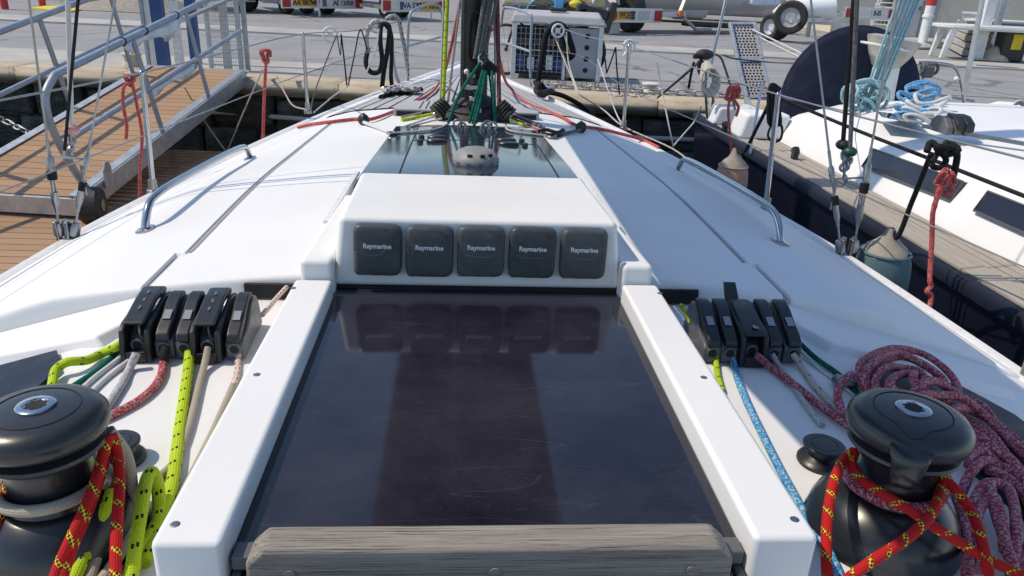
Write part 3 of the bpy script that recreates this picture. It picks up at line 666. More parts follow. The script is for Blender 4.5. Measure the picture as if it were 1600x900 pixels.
# tail of the lime line doubled beside the port winch
rope('rope_tail', 'lime rope loop standing between the port winch and the coaming', [dk(202, 925, .010), at(212, 850, 1.690), at(222, 790, 1.712), at(230, 748, 1.722), at(237, 738, 1.722), at(245, 752, 1.705), dk(248, 790, .010, .012), dk(243, 830, .010), dk(225, 880, .010)], .0100, 'rope_lime', group='rope tails at the port winch')
def around(cx, cy, z, r, a0, a1, n=14, dz_=0.0):
    return [V((cx+r*math.cos(R(lerp(a0, a1, k/n))), cy+r*math.sin(R(lerp(a0, a1, k/n))), z+dz_*k/n)) for k in range(n+1)]
WL = (-.630, .945); WR = (.634, .945)
rope('winch_turn', 'beige rope turn wrapped around the drum of the port winch', around(*WL, D+.096, .069, 0, 360, 28, .012), .0085, 'rope_beige', group='rope turns on the winches')
rope('rope_tail', 'beige grey rope hanging past the right flank of the port winch', [at(170, 672, D+.17), at(197, 710, D+.12), at(207, 770, D+.06), at(203, 830, D+.03), at(178, 880, D+.02), at(140, 930, D+.01)], .0085, 'rope_beige', group='rope tails at the port winch')
rope('rope_tail', 'second beige grey rope hanging in front of the port winch base', [at(182, 690, D+.15), at(186, 740, D+.10), at(176, 800, D+.06), at(155, 860, D+.03), at(132, 925, D+.01)], .0085, 'rope_beige', group='rope tails at the port winch')
rope('rope_tail', 'lime rope end trailing in front of the port winch base', [at(176, 765, D+.09), at(163, 800, D+.07), at(145, 845, D+.045), at(125, 885, D+.03), at(108, 925, D+.015)], .0092, 'rope_lime', group='rope tails at the port winch')
rope('rope_tail', 'red rope strand crossing the front of the port winch, upper one', [at(170, 680, D+.168), at(160, 715, D+.145), at(150, 750, D+.13), at(135, 790, D+.115), at(112, 840, D+.09), at(92, 885, D+.06), at(78, 925, D+.04)], .0078, 'rope_red', group='rope tails at the port winch')
rope('rope_tail', 'red rope strand crossing the front of the port winch, lower one', [at(172, 684, D+.155), at(162, 725, D+.13), at(146, 775, D+.11), at(130, 815, D+.095), at(113, 855, D+.075), at(98, 900, D+.05), at(90, 930, D+.04)], .0078, 'rope_red', group='rope tails at the port winch')
rope('rope_tail', 'red rope strand falling straight down on the right of the port winch', [at(174, 678, D+.165), at(183, 705, D+.14), at(187, 750, D+.115), at(184, 800, D+.095), at(181, 860, D+.07), at(180, 925, D+.045)], .0078, 'rope_red', group='rope tails at the port winch')
rope('rope_tail', 'short red rope piece at the left edge beside the port winch', [at(18, 748, D+.12), at(8, 775, D+.10), at(-4, 815, D+.08), at(-12, 850, D+.06)], .0078, 'rope_red', group='rope tails at the port winch')
# starboard side
g = 'control lines led aft to the starboard clutches'
rope('control_line', 'short lime line at the innermost starboard clutch', [at(1118, 548, 1.676), dk(1119, 565, .010), dk(1122, 588, .006), dk(1129, 612, .006)], .0068, 'rope_lime', group=g)
rope('control_line', 'short lime line entering the roof behind the starboard clutches', [at(1064, 477, 1.69), at(1074, 492, 1.69), at(1080, 505, 1.688)], .006, 'rope_lime', group=g)
rope('control_line', 'thin pale line lying against the starboard hatch coaming', [dk(1129, 610, .004), dk(1148, 645, .003), dk(1175, 690, .003), dk(1200, 732, .003)], .0028, 'rope_beige', group=g)
rope('control_line', 'blue speckled line running aft from the starboard clutches along the coaming', [at(1143, 548, 1.676), dk(1146, 565, .011), dk(1152, 590, .008), dk(1167, 628, .0075), dk(1192, 680, .0075), dk(1213, 722, .0075), dk(1240, 772, .0075), dk(1270, 825, .0075), dk(1296, 866, .0075), dk(1322, 925, .0075)], .0078, 'rope_blue', group=g)
rope('control_line', 'pink speckled line from the tall starboard clutch to the winch', [at(1184, 556, 1.682), dk(1200, 570, .014), dk(1240, 600, .012), dk(1290, 640, .012), dk(1335, 672, .014), dk(1380, 700, .02)], .0085, 'rope_pink', group=g)
rope('control_line', 'pale grey short line under the pink line', [at(1206, 553, 1.676), dk(1215, 568, .010), dk(1232, 592, .006), dk(1258, 630, .006), dk(1285, 665, .006)], .0065, 'rope_grey', group=g)
rope('control_line', 'cream line from the outermost starboard clutch', [at(1238, 552, 1.676), dk(1250, 570, .010), dk(1275, 605, .007), dk(1310, 640, .007), dk(1350, 668, .007)], .0072, 'rope_cream', group=g)
rope('control_line', 'dark green line outboard of the starboard clutches', [dk(1248, 535, .006, .012), dk(1275, 560, .006, .005), dk(1310, 585, .006), dk(1345, 618, .006), dk(1380, 650, .006)], .0065, 'rope_green_dark', group=g)
st = rope('wire_strop', 'clear covered wire strop with shackle beside the dark green line', [dk(1252, 550, .004, .008), dk(1285, 580, .004), dk(1308, 596, .005), dk(1335, 618, .005)], .0035, 'rope_white', group=g)
MB().lathe([(.004, -.03), (.014, -.022), (.013, 0), (.009, .02), (.004, .035)], 14, Matrix.Translation(dk(1322, 597, .016)) @ Matrix.Rotation(R(90), 4, 'Y') @ Matrix.Rotation(R(25), 4, 'X')).build('shackle', 'steel_dull', st)
# pink coil heaped on the starboard lid
def pc(px, py, h): return dk(px, py, .010, h)
coil = [(1300, 590, .004), (1312, 620, .004), (1330, 655, .004)]
P1 = [pc(1318, 650, .01), pc(1310, 610, .02), pc(1330, 592, .03), pc(1372, 605, .03), pc(1420, 625, .03), pc(1470, 640, .028), pc(1520, 668, .02), pc(1570, 720, .015), pc(1640, 800, .01)]
loops = [
 [pc(1352, 618, .005), pc(1340, 585, .012), pc(1352, 560, .02), pc(1395, 550, .03), pc(1445, 556, .038), pc(1480, 578, .04), pc(1500, 605, .03), pc(1480, 625, .02), pc(1440, 628, .016), pc(1395, 628, .012)],
 [pc(1362, 622, .02), pc(1355, 590, .03), pc(1375, 568, .04), pc(1415, 562, .045), pc(1452, 575, .05), pc(1490, 610, .03), pc(1530, 640, .02), pc(1580, 690, .015), pc(1640, 740, .01)],
 [pc(1380, 626, .04), pc(1366, 598, .045), pc(1380, 576, .05), pc(1412, 572, .05), pc(1438, 586, .05), pc(1445, 606, .045), pc(1420, 620, .045), pc(1395, 612, .045), pc(1385, 595, .045)],
 [pc(1402, 628, .05), pc(1392, 606, .055), pc(1405, 590, .055), pc(1430, 580, .055), pc(1425, 600, .06), pc(1440, 622, .055), pc(1480, 648, .045), pc(1530, 690, .03), pc(1600, 760, .02)],
 [pc(1420, 645, .04), pc(1438, 625, .06), pc(1465, 615, .065), pc(1500, 630, .055), pc(1545, 660, .04), pc(1590, 705, .03), pc(1650, 770, .02)],
 [pc(1468, 662, .04), pc(1490, 645, .05), pc(1520, 640, .05), pc(1556, 660, .045), pc(1600, 700, .035)],
 [pc(1490, 690, .03), pc(1520, 690, .04), pc(1560, 715, .035), pc(1610, 760, .03)],
 [pc(1505, 725, .02), pc(1535, 712, .03), pc(1575, 735, .03), pc(1630, 790, .02)],
 [pc(1500, 770, .01), pc(1520, 740, .02), pc(1550, 728, .025), pc(1590, 755, .02), pc(1612, 810, .015), pc(1600, 890, .01)],
 [pc(1518, 800, .012), pc(1540, 762, .02), pc(1565, 765, .02), pc(1585, 810, .015), pc(1588, 870, .012), pc(1570, 930, .01)],
 [pc(1545, 762, .03), pc(1556, 800, .03), pc(1572, 850, .025), pc(1590, 920, .02)],
 [pc(1480, 745, .03), pc(1500, 800, .03), pc(1510, 850, .025), pc(1505, 925, .02)],
]
rr_ = random.Random(4)
for k in range(7):
    o_ = k*9
    loops.append([pc(1490+o_*.9, 650+o_*1.7, .012), pc(1512+o_, 655+o_*1.55, .03), pc(1545+o_, 682+o_*1.5, .026), pc(1585+o_*.8, 722+o_*1.45, .02), pc(1640+o_*.5, 775+o_*1.4, .012)])
loops.append([pc(1372, 640, .01), pc(1350, 600, .03), pc(1362, 572, .05), pc(1400, 556, .06), pc(1440, 566, .065), pc(1470, 592, .06), pc(1478, 618, .05), pc(1455, 640, .04)])
loops.append([pc(1412, 640, .03), pc(1432, 612, .06), pc(1460, 598, .07), pc(1492, 612, .065), pc(1520, 640, .05), pc(1560, 672, .04), pc(1620, 730, .03)])
loops.append([pc(1530, 900, .01), pc(1522, 840, .015), pc(1530, 790, .02), pc(1552, 780, .02), pc(1566, 810, .02), pc(1570, 870, .015)])
big = MB()
for k, L in enumerate([P1]+loops): big.tube(spline([p+V((rr_.uniform(-.004, .004), rr_.uniform(-.004, .004), rr_.uniform(-.006, .012))) for p in L], 9), .0088, 10)
tag(big.build('rope_coil', 'rope_pink', smooth=60), 'heap of pink speckled rope coiled on the dark starboard lid', 'rope coil')
rope('winch_turn', 'pink speckled rope turn around the drum of the starboard winch', around(*WR, D+.093, .069, 60, 420, 28, .012), .0085, 'rope_pink', group='rope turns on the winches')
def fr_(px, py, h): return at(px, py, D+h)
rope('lashing', 'red flecked rope lashed crosswise around the starboard winch drum', [fr_(1294, 925, .06), fr_(1291, 860, .085), fr_(1294, 800, .11), fr_(1306, 745, .125), fr_(1322, 715, .132), fr_(1334, 706, .138), fr_(1330, 722, .128), fr_(1345, 748, .118), fr_(1385, 775, .118), fr_(1420, 796, .115), fr_(1455, 820, .105), fr_(1490, 842, .09), fr_(1540, 872, .07), fr_(1610, 905, .05)], .0078, 'rope_red', group='red lashing on the starboard winch')
rope('lashing', 'red flecked rope end crossing under the starboard winch drum to the left', [fr_(1462, 735, .125), fr_(1470, 760, .12), fr_(1463, 790, .118), fr_(1440, 822, .112), fr_(1405, 850, .10), fr_(1365, 875, .09), fr_(1325, 905, .075), fr_(1300, 930, .065)], .0078, 'rope_red', group='red lashing on the starboard winch')
rope('lashing', 'red flecked rope strand hanging on the right of the starboard winch', [fr_(1466, 740, .13), fr_(1490, 762, .12), fr_(1515, 795, .10), fr_(1530, 830, .09), fr_(1540, 870, .075), fr_(1548, 925, .05)], .0078, 'rope_red', group='red lashing on the starboard winch')
# ================================================================== pontoon and gangway to port
t = NT('deck_timber'); oi = t.new('ShaderNodeObjectInfo'); n = t.noise(3, 8, stretch=(1.0, 24, 24), rough=.7)
cc = t.ramp(n, [(.3, (.31, .185, .10)), (.6, (.46, .295, .175)), (.85, (.56, .385, .25))]); cc = t.mix(t.ramp(oi.outputs['Random'], [(0, 0.0), (1, .85)]), cc, (.33, .21, .13))
t.base(cc, .8, 0, .2); t.bump(t.noise(8, 6, stretch=(1, 40, 40)), .35, .004)
plain('galv_blue', (.30, .35, .41), .45, .35, var=.14, scale=10, grime=((.24, .23, .22), .35))
plain('blue_paint', (.025, .075, .22), .5, var=.15, scale=6, grime=((.2, .2, .2), .3))
plain('white_paint', (.66, .66, .65), .5, var=.08, scale=6, grime=((.32, .28, .23), .5))
plain('plastic_sheet', (.62, .66, .72), .3, var=.12, scale=9, bump=.5, bscale=20)
plain('wire', (.30, .30, .31), .45, .6, var=.1)
pon = thing('floating_pontoon', 'timber pontoon deck lying low in the water beside the yacht', 'pontoon', (-3.5, 5, .2))
bmx = bmesh.new(); bmesh.ops.create_cube(bmx, size=1); bmesh.ops.bevel(bmx, geom=list(bmx.edges), offset=.02, segments=1, affect='EDGES')
pl_me = bpy.data.meshes.new('plank'); bmx.to_mesh(pl_me); bmx.free(); pl_me.materials.append(M('deck_timber'))
y = 3.3
while y < 8.85:
    x0, x1 = (-6.8, -1.98) if y < 6.75 else (-3.35, -1.98)
    o = bpy.data.objects.new('plank', pl_me); col.objects.link(o); o.parent = pon
    o.location = V(((x0+x1)/2, y, .435))-pon.location; o.scale = (x1-x0, .122, .03); o.rotation_euler.z = R(-1.0); y += .131
m = MB(); m.box((-4.4, 5.0, .25), (4.9, 3.5, .3)); m.build('float', 'black_rubber', pon)
m = MB(); m.box((-2.66, 7.75, .25), (1.33, 2.05, .3)); m.build('float', 'black_rubber', pon)
MB().bar((-1.96, 3.3, .39), (-1.96, 8.8, .39), .03, .14).build('edge_beam', 'galvanised', pon)
MB().box((-2.72, 5.55, .456), (.26, .26, .012)).build('steel_plate', 'steel_dull', pon, bevel=.003)
# gangway
A = V((-3.72, 6.30, .60)); Bq = V((-3.27, 9.85, 1.20)); ax = (Bq-A).normalized(); sx = V((ax.y, -ax.x, 0)).normalized(); upn = sx.cross(ax)
GL = (Bq-A).length
gw = thing('gangway', 'galvanised gangway with timber planks and pipe railings sloping up to the quay', 'gangway', A)
def gp(s, l, h): return A+ax*l+sx*s+upn*h
W = .60
rotm = Matrix((sx, ax, upn)).transposed().to_euler()
k = 0; l = .05
while l < GL-.03:
    o = bpy.data.objects.new('plank', pl_me); col.objects.link(o); o.parent = gw; o.location = gp(0, l, .03)-A; o.rotation_euler = rotm; o.scale = (2*W-.09, .118, .028); l += .1255
for sg in (-1, 1):
    MB().bar(gp(sg*W, -.03, -.03), gp(sg*W, GL, -.03), .07, .17, upn).build('side_beam', 'galvanised', gw, bevel=.006)
    MB().bar(gp(sg*(W-.03), -.03, .0575), gp(sg*(W-.03), GL, .0575), .09, .008, upn).build('beam_flange', 'galvanised', gw)
    e0 = -.9 if sg < 0 else -.12
    # pipe railing: top rail bends down at the lower end
    hr = 1.0
    if sg > 0: pts = [gp(sg*(W+.02), .12, .0), gp(sg*(W+.015), -.02, .35), gp(sg*(W+.01), -.10, .72), gp(sg*(W+.01), -.06, .90), gp(sg*W, .12, 1.0)]
    else: pts = [gp(sg*W, -2.2, 1.0)]
    pts2 = spline(pts, 6) if len(pts) > 1 else pts
    MB().tube(pts2+[gp(sg*W, GL+.1, 1.0)], .030, 10).build('top_rail', 'galv_blue', gw, smooth=60)
    MB().tube([gp(sg*W, -.04 if sg > 0 else -2.2, .50), gp(sg*W, GL+.1, .50)], .024, 10).build('mid_rail', 'galv_blue', gw, smooth=60)
    for lp in ((1.35, 2.45) if sg > 0 else (.35, 1.9, 3.2)):
        MB().bar(gp(sg*(W+.02), lp+.12, -.08), gp(sg*W, lp-.03, 1.0), .06, .02, sx).build('post', 'galv_blue', gw, bevel=.004)
MB().bar(gp(-W, -.03, -.04), gp(W, -.03, -.04), .03, .15, upn).build('end_beam', 'aluminium', gw)
MB().bar(gp(-W-.02, GL+.02, .03), gp(W+.05, GL+.02, .03), .10, .02, upn).build('landing_plate', 'galvanised', gw)
wc = V((-2.99, 6.12, .60))
wh = MB().lathe([(.05, -.075), (.135, -.075), (.15, -.06), (.15, .06), (.135, .075), (.05, .075)], 28, Matrix.Translation(wc) @ Matrix.Rotation(R(90), 4, 'Y') @ Matrix.Rotation(R(-8), 4, 'X')).build('roller_wheel', 'black_rubber', gw, smooth=40)
MB().lathe([(.05, .03), (.05, .085), (.02, .09), (.001, .09)], 16, Matrix.Translation(wc) @ Matrix.Rotation(R(90), 4, 'Y') @ Matrix.Rotation(R(-8), 4, 'X')).build('hub', 'steel_dull', wh)
MB().prism([(-.07, -.08), (.07, -.08), (.07, .08), (.035, .14), (-.035, .14), (-.07, .08)], -.006, .006, Matrix.Translation(gp(W+.06, .35, .06)) @ Matrix.Rotation(R(90), 4, 'Y') @ Matrix.Rotation(R(90), 4, 'Z')).build('lifting_lug', 'galvanised', gw)
# torn plastic sheet tied under the railing
def sheet_strip(name, label, p0, p1, drop, grp):
    m = MB(); rows = []
    rr = random.Random(label)
    for k in range(13):
        tt = k/12; a = p0.lerp(p1, tt); dp = drop*(.65+.35*math.sin(tt*9+1)+rr.uniform(-.1, .1))*min(1, .35+tt*2.4, .4+(1-tt)*2.5)
        rows.append([a+V((0.01*math.sin(k*1.3), 0, -.03)), a+V((.02*math.sin(k*2.1), .015*math.cos(k*1.7), -.03-dp*.5)), a+V((.03*math.sin(k*1.1+1), .02*math.cos(k*2), -.03-dp))])
    m.sheet(rows); o = m.build(name, 'plastic_sheet', smooth=60); sm = o.modifiers.new('thick', 'SOLIDIFY'); sm.thickness = .003
    return tag(o, label, 'plastic sheet', grp)
sheet_strip('plastic_sheet', 'crumpled clear plastic strip tied under the gangway top rail', gp(W, 1.15, 1.0), gp(W, 2.35, 1.0), .17, 'plastic strips on the gangway')
sheet_strip('plastic_sheet', 'crumpled clear plastic strip tied under the gangway middle rail', gp(W, 1.4, .5), gp(W, 2.55, .5), .12, 'plastic strips on the gangway')
for l, wh_ in ((1.15, 'lowest'), (1.55, 'middle'), (2.2, 'highest')): tag(MB().torus(gp(W, l, 1.0), .034, .006, 14, 6, Matrix.Rotation(R(80), 4, 'X')).build('cable_tie', 'rope_black'), wh_+' of three black ties wrapped round the gangway top rail', 'cable tie', 'black ties on the gangway')
# gate posts on the quay
def post(name, label, px, py, w, d, h, mat, cat='post', grp=None, parent=None):
    b = at(px, py, QZ); o = MB().box((b.x, b.y, QZ+h/2), (w, d, h), rz=QA).build(name, mat, parent, bevel=.006)
    return tag(o, label, cat, grp) if not parent else o
gt = thing('quay_gate', 'gate of two blue posts and a pale bolted post at the gangway head', 'gate', at(283, 106, QZ))
post('gate_post', '', 257, 105, .155, .10, 2.4, 'blue_paint', parent=gt); post('gate_post', '', 307, 99, .125, .10, 2.4, 'blue_paint', parent=gt)
wp = post('gate_post', '', 282, 107, .10, .08, 2.4, 'white_paint', parent=gt)
b = at(282, 107, QZ)
for k in range(14): MB().lathe([(.008, 0), (.008, .005), (.001, .006)], 10, Matrix.Translation((b.x+(-.03 if k % 2 else .03), b.y-.044, QZ+.12+.09*(k//2)*1.6)) @ Matrix.Rotation(R(90), 4, 'X')).build('bolt', 'steel_dull', wp)
post('gate_post', '', 234, 108, .045, .045, 2.2, 'galv_blue', parent=gt); post('gate_post', '', 241, 108, .05, .05, 2.2, 'white_paint', parent=gt)
b0 = at(387, 113, QZ); b1 = at(330, 112, QZ)
fn = thing('mesh_fence', 'grey wire mesh fence panel beside the gangway head', 'fence', (b0+b1)/2)
for b_, mt, w in ((b0, 'galvanised', .06), (b0.lerp(b1, .18), 'white_paint', .06), (b0.lerp(b1, .55), 'white_paint', .11), (b1, 'white_paint', .06)): MB().box((b_.x, b_.y+.04, QZ+1.2), (w, .03, 2.4), rz=QA).build('fence_post', mt, fn, bevel=.004)
m = MB()
d = (b1-b0)
for k in range(23): p = b0+d*(k/22); m.tube([p+V((0, -.0, .03)), p+V((0, 0, 2.4))], .0022, 4, uv=False)
for k in range(48): m.tube([b0+V((0, -.003, .03+.05*k)), b1+V((0, -.003, .03+.05*k))], .0022, 4, uv=False)
tag(m.build('wire_mesh', 'galvanised', fn), kind='stuff')
MB().tube([b0+V((.01, -.1, .95)), b1+V((-.3, -.15, .60))], .022, 8).build('brace', 'galv_blue', fn)
# bollards on the quay edge
def bollard(px, py, h, label, mat='coping', r=.11):
    b = at(px, py, QZ+.02); o = MB().lathe([(r*1.15, -.02), (r*1.05, .03), (r*.8, h*.45), (r*.8, h*.65), (r*1.15, h*.8), (r*1.15, h*.93), (r*.9, h), (.002, h*1.02)], 20, Matrix.Translation(b)).build('bollard', mat, smooth=45)
    return tag(o, label, 'bollard', 'bollards on the quay edge')
plain('white_iron', (.6, .58, .54), .6, var=.15, scale=9, grime=((.25, .13, .06), .6))
bollard(207, 102, .16, 'stubby stone-coloured bollard behind the gangway railing')
bollard(1016, 143, .11, 'low white-topped bollard wrapped in chain on the quay edge', 'white_iron', .10)
# chains
plain('chain_steel', (.42, .41, .40), .5, .7, var=.2, scale=20, grime=((.2, .1, .05), .4))
plain('chain_rust', (.13, .075, .045), .8, .1, var=.3, scale=20)
lk_ = MB().tube([V((x, y, 0)) for x, y in [(math.cos(a)*.5+(.42 if math.cos(a) > 0 else -.42), math.sin(a)*.45) for a in [2*math.pi*k/14 for k in range(14)]]], .16, 6, closed=True)
def link_mesh(mat):
    me = bpy.data.meshes.new('link'); me.from_pydata(lk_.v, [], lk_.f); me.shade_smooth(); me.materials.append(M(mat)); return me
def chain(label, pts, size, mat, grp='harbour chains'):
    p = spline(pts, 30); th = thing('chain', label, 'chain', p[0], grp); me = link_mesh(mat); acc = 0; last = p[0]; k = 0; step = size*1.45
    for i in range(1, len(p)):
        seg = (p[i]-p[i-1]).length
        while acc+seg >= step:
            f = (step-acc)/seg; pos = p[i-1].lerp(p[i], f); d = (p[i]-p[i-1]).normalized()
            o = bpy.data.objects.new('link', me); col.objects.link(o); o.parent = th
            o.matrix_local = Matrix.Translation(pos-th.location) @ d.to_track_quat('X', 'Z').to_matrix().to_4x4() @ Matrix.Rotation(R(90*(k % 2)+20), 4, 'X') @ Matrix.Diagonal((size, size, size, 1)); k += 1
            p[i-1] = pos; seg = (p[i]-p[i-1]).length; acc = 0
        acc += seg
    return th
chain('pale mooring chain hanging slack left of the gangway', [at(-30, 172, .75), at(10, 190, .62), at(40, 205, .55), at(70, 218, .45), at(80, 235, .3)], .07, 'chain_steel')
chain('short chain lying under the bollard behind the gangway railing', [at(205, 103, 1.2), at(195, 112, 1.12), at(190, 128, .95), at(186, 140, .8)], .05, 'chain_steel')
chain('heavy chain stretched along the quay edge behind the bow', [q(.95, .50, .04), q(1.6, .47, .04), q(2.6, .40, .05), q(3.3, .42, .04), q(3.8, .40, .04)], .075, 'chain_steel')
chain('rusty chain hanging along the quay edge on the right', [at(1440, 165, 1.24), at(1480, 169, 1.2), at(1520, 174, 1.18), at(1560, 178, 1.2), at(1610, 184, 1.22)], .10, 'chain_rust')
chain('small chain loop hanging from the low bollard', [at(1016, 146, 1.2), at(985, 152, 1.16), at(955, 150, 1.16), at(940, 157, 1.05)], .06, 'chain_steel')
# ================================================================== mast, rigging and guardrails of our yacht
my = 4.70
mc = aty(741, 150, my); mxx = mc.x
m = MB(); ell = [(.078*math.cos(2*math.pi*k/28), .115*math.sin(2*math.pi*k/28)) for k in range(28)]
m.loft([[V((mxx+x, my+y, z)) for x, y in ell] for z in (1.60, 2.4, 4.0, 9.5)])
mast = m.build('mast', 'black_carbon', yacht, smooth=60)
MB().lathe([(.20, -.01), (.20, .012), (.175, .03), (.165, .045), (.17, .055), (.14, .075), (.125, .08), (.13, .095), (.10, .13), (.092, .135)], 32, Matrix.Translation((mxx, my, roofz(0, my)))).build('mast_boot', 'black_rubber', mast, smooth=40)
MB().tube([(mxx-.082, my-.05, 1.72), (mxx-.082, my-.05, 4)], .006, 6).build('sail_track', 'steel_dull', mast)
MB().ball(aty(729, 112, my-.13), .016).build('mast_fitting', 'white_plastic', mast)
for k in range(7):
    c = aty(736+3*((k*3) % 5), 118+9*k, my-.14); MB().box(c, (.05+.02*(k % 3), .05, .03), rz=.3*k).build('mast_cleat', 'black_plastic' if k % 2 else 'steel_dull', mast, bevel=.006)
# halyards and control lines standing around the mast
g = 'lines standing around the mast'
def vl(name, label, p0, p1, y0, y1, r, mat, mid=None):
    a = aty(*p0, y0); b = aty(*p1, y1); up = a+(a-b)*1.2
    pts = [up, a]+([aty(*mid, (y0+y1)/2)] if mid else [])+[b]
    return rope(name, label, pts, r, mat, n=8, sub=6, group=g, cat='halyard')
yb = my-.05
vl('halyard', 'lime halyard with black marks standing left of the mast', (699, 0), (692, 162), yb, yb-.05, .0125, 'rope_lime')
vl('halyard', 'pale grey halyard just left of the lime one', (693, -5), (688, 160), yb, yb, .006, 'rope_grey')
vl('halyard', 'thin maroon and white halyard between the lime halyard and the mast', (719, 0), (700, 160), yb, yb-.05, .007, 'rope_whitered')
vl('halyard', 'thick maroon halyard standing right of the mast', (777, -5), (780, 165), yb, yb-.08, .0135, 'rope_maroon')
vl('halyard', 'grey halyard running close to the right of the maroon one', (773, -5), (774, 165), yb, yb, .006, 'rope_grey')
for k, (a, b, w, nm) in enumerate((((757, 0), (742, 92), .012, 'leftmost'), ((764, 0), (748, 90), .011, 'second'), ((769, 0), (752, 92), .010, 'third'), ((774, 8), (756, 92), .009, 'rightmost'))):
    vl('furling_tail', nm+' of four dark grey tails slanting down the mast face', a, b, my-.2, my-.24, w, 'rope_darkgrey')
for k in range(3):
    c0 = [aty(738+3*k, 18+3*k, my-.16), aty(734+k, 50, my-.17), aty(734+2*k, 92, my-.17), aty(739+k, 95, my-.17), aty(742+2*k, 55, my-.16), aty(743+2*k, 20, my-.16)]
    rope('hank_loop', ['outer', 'middle', 'inner'][k]+' thin black line loop hanging on the mast face', c0, .0045, 'rope_black', n=6, sub=6, closed=True, group=g)
cl = thing('snap_shackle', 'steel shackle gathering the green strops in front of the mast', 'shackle', aty(754, 100, my-.25))
MB().bar(aty(748, 94, my-.25), aty(758, 104, my-.26), .014, .02).build('shackle_pin', 'steel', cl, bevel=.003)
MB().torus(aty(756, 92, my-.25), .03, .006, 16, 6, Matrix.Rotation(R(90), 4, 'X')).build('shackle_bow', 'steel', cl)
MB().box(aty(764, 106, my-.25), (.09, .06, .07), ry=.6).build('shackle_wrap', 'rope_black', cl, bevel=.015)
for k, (pa, pb, yy, nm) in enumerate((((750, 98), (700, 193), my-.42, 'leftmost'), ((756, 104), (733, 193), my-.45, 'second'), ((758, 105), (738, 194), my-.45, 'third'), ((760, 105), (744, 193), my-.45, 'fourth'), ((762, 107), (741, 196), my-.43, 'fifth'), ((768, 104), (774, 194), my-.42, 'rightmost'))):
    b = aty(*pb, yy); b.z = roofz(b.x, b.y)+.02; b = at(pb[0], pb[1], roofz(b.x, b.y)+.01)
    rope('green_strop', nm+' dark green line of the tackle at the mast foot', [aty(*pa, my-.26), aty((pa[0]+pb[0])/2-(6 if k == 0 else 0), (pa[1]+pb[1])/2, my-.35), b], .0085, 'rope_green_dark', n=8, group='green tackle at the mast foot')
rope('green_strop', 'thin black line right of the green tackle at the mast foot', [aty(763, 108, my-.25), aty(768, 150, my-.3), at(766, 195, 1.67)], .006, 'rope_black', n=8, group='green tackle at the mast foot')
# big black foot blocks
def fblock(px, py, tilt, label):
    c = at(px, py, 1.715); b = MB()
    sh = thing('foot_block', label, 'block', c, 'black blocks at the mast foot')
    mm = Matrix.Translation(c) @ Matrix.Rotation(R(tilt), 4, 'Z') @ Matrix.Rotation(R(180+48 if tilt > 0 else 180-48), 4, 'Y')
    for k in range(5): MB().lathe([(.010, k*.019-.048), (.038+.0025*k, k*.019-.048), (.041+.0025*k, k*.019-.042), (.041+.0025*k, k*.019-.037), (.034, k*.019-.033), (.010, k*.019-.031)], 22, mm).build('sheave', 'black_rubber', sh, smooth=40)
    MB().lathe([(.013, .043), (.013, .052), (.001, .054)], 14, mm).build('axle', 'steel', sh)
    MB().box(c+V((0, .02, -.06)), (.05, .05, .08), rz=R(tilt)).build('strap', 'black_rubber', sh, bevel=.008)
fblock(688, 169, 28, 'black ribbed foot block on the left of the mast'); fblock(790, 172, -24, 'black ribbed foot block on the right of the mast')
sh = thing('shackle_pile', 'small steel shackles lying at the mast foot', 'shackle', at(745, 198, 1.67))
for px, py in ((715, 193), (722, 198), (762, 195), (770, 197), (758, 199)): MB().torus(at(px, py, 1.685), .022, .006, 12, 6, Matrix.Rotation(R(60+px % 30), 4, 'X')).build('shackle', 'steel_dull', sh)
def on(px, py, up=.012):
    z = 1.6
    for _ in range(5):
        p = at(px, py, z); z = roofz(min(abs(p.x), hb(p.y)), p.y)+up
    return at(px, py, z)
# led lines either side
for px0, px1, lab, mt, r in (((686, 176), (628, 188), 'lime line led aft left of the mast', 'rope_lime', .010), ((684, 180), (634, 197), 'white line led aft left of the mast', 'rope_white', .007), ((682, 171), (627, 183), 'beige line led aft left of the mast', 'rope_beige', .007), ((690, 185), (640, 198), 'red and white line led aft left of the mast', 'rope_whitered', .006), ((796, 186), (825, 198), 'lime line led aft right of the mast', 'rope_lime', .007), ((798, 183), (842, 203), 'red and white line led aft right of the mast', 'rope_coral', .006), ((800, 180), (850, 200), 'grey line led aft right of the mast', 'rope_darkgrey', .009), ((799, 178), (846, 195), 'thin white line led aft right of the mast', 'rope_grey', .006)):
    rope('led_line', lab, [on(*px0, .03), on((px0[0]+px1[0])/2, (px0[1]+px1[1])/2, .014), on(*px1, .008)], r, mt, n=8, group='lines led aft from the mast foot')
rope('led_line', 'dark line pile lying right of the mast foot', [on(842, 205), on(855, 203, .02), on(868, 207), on(880, 203), on(876, 210), on(860, 211, .02), on(848, 208)], .010, 'rope_black', n=8, group='lines led aft from the mast foot')
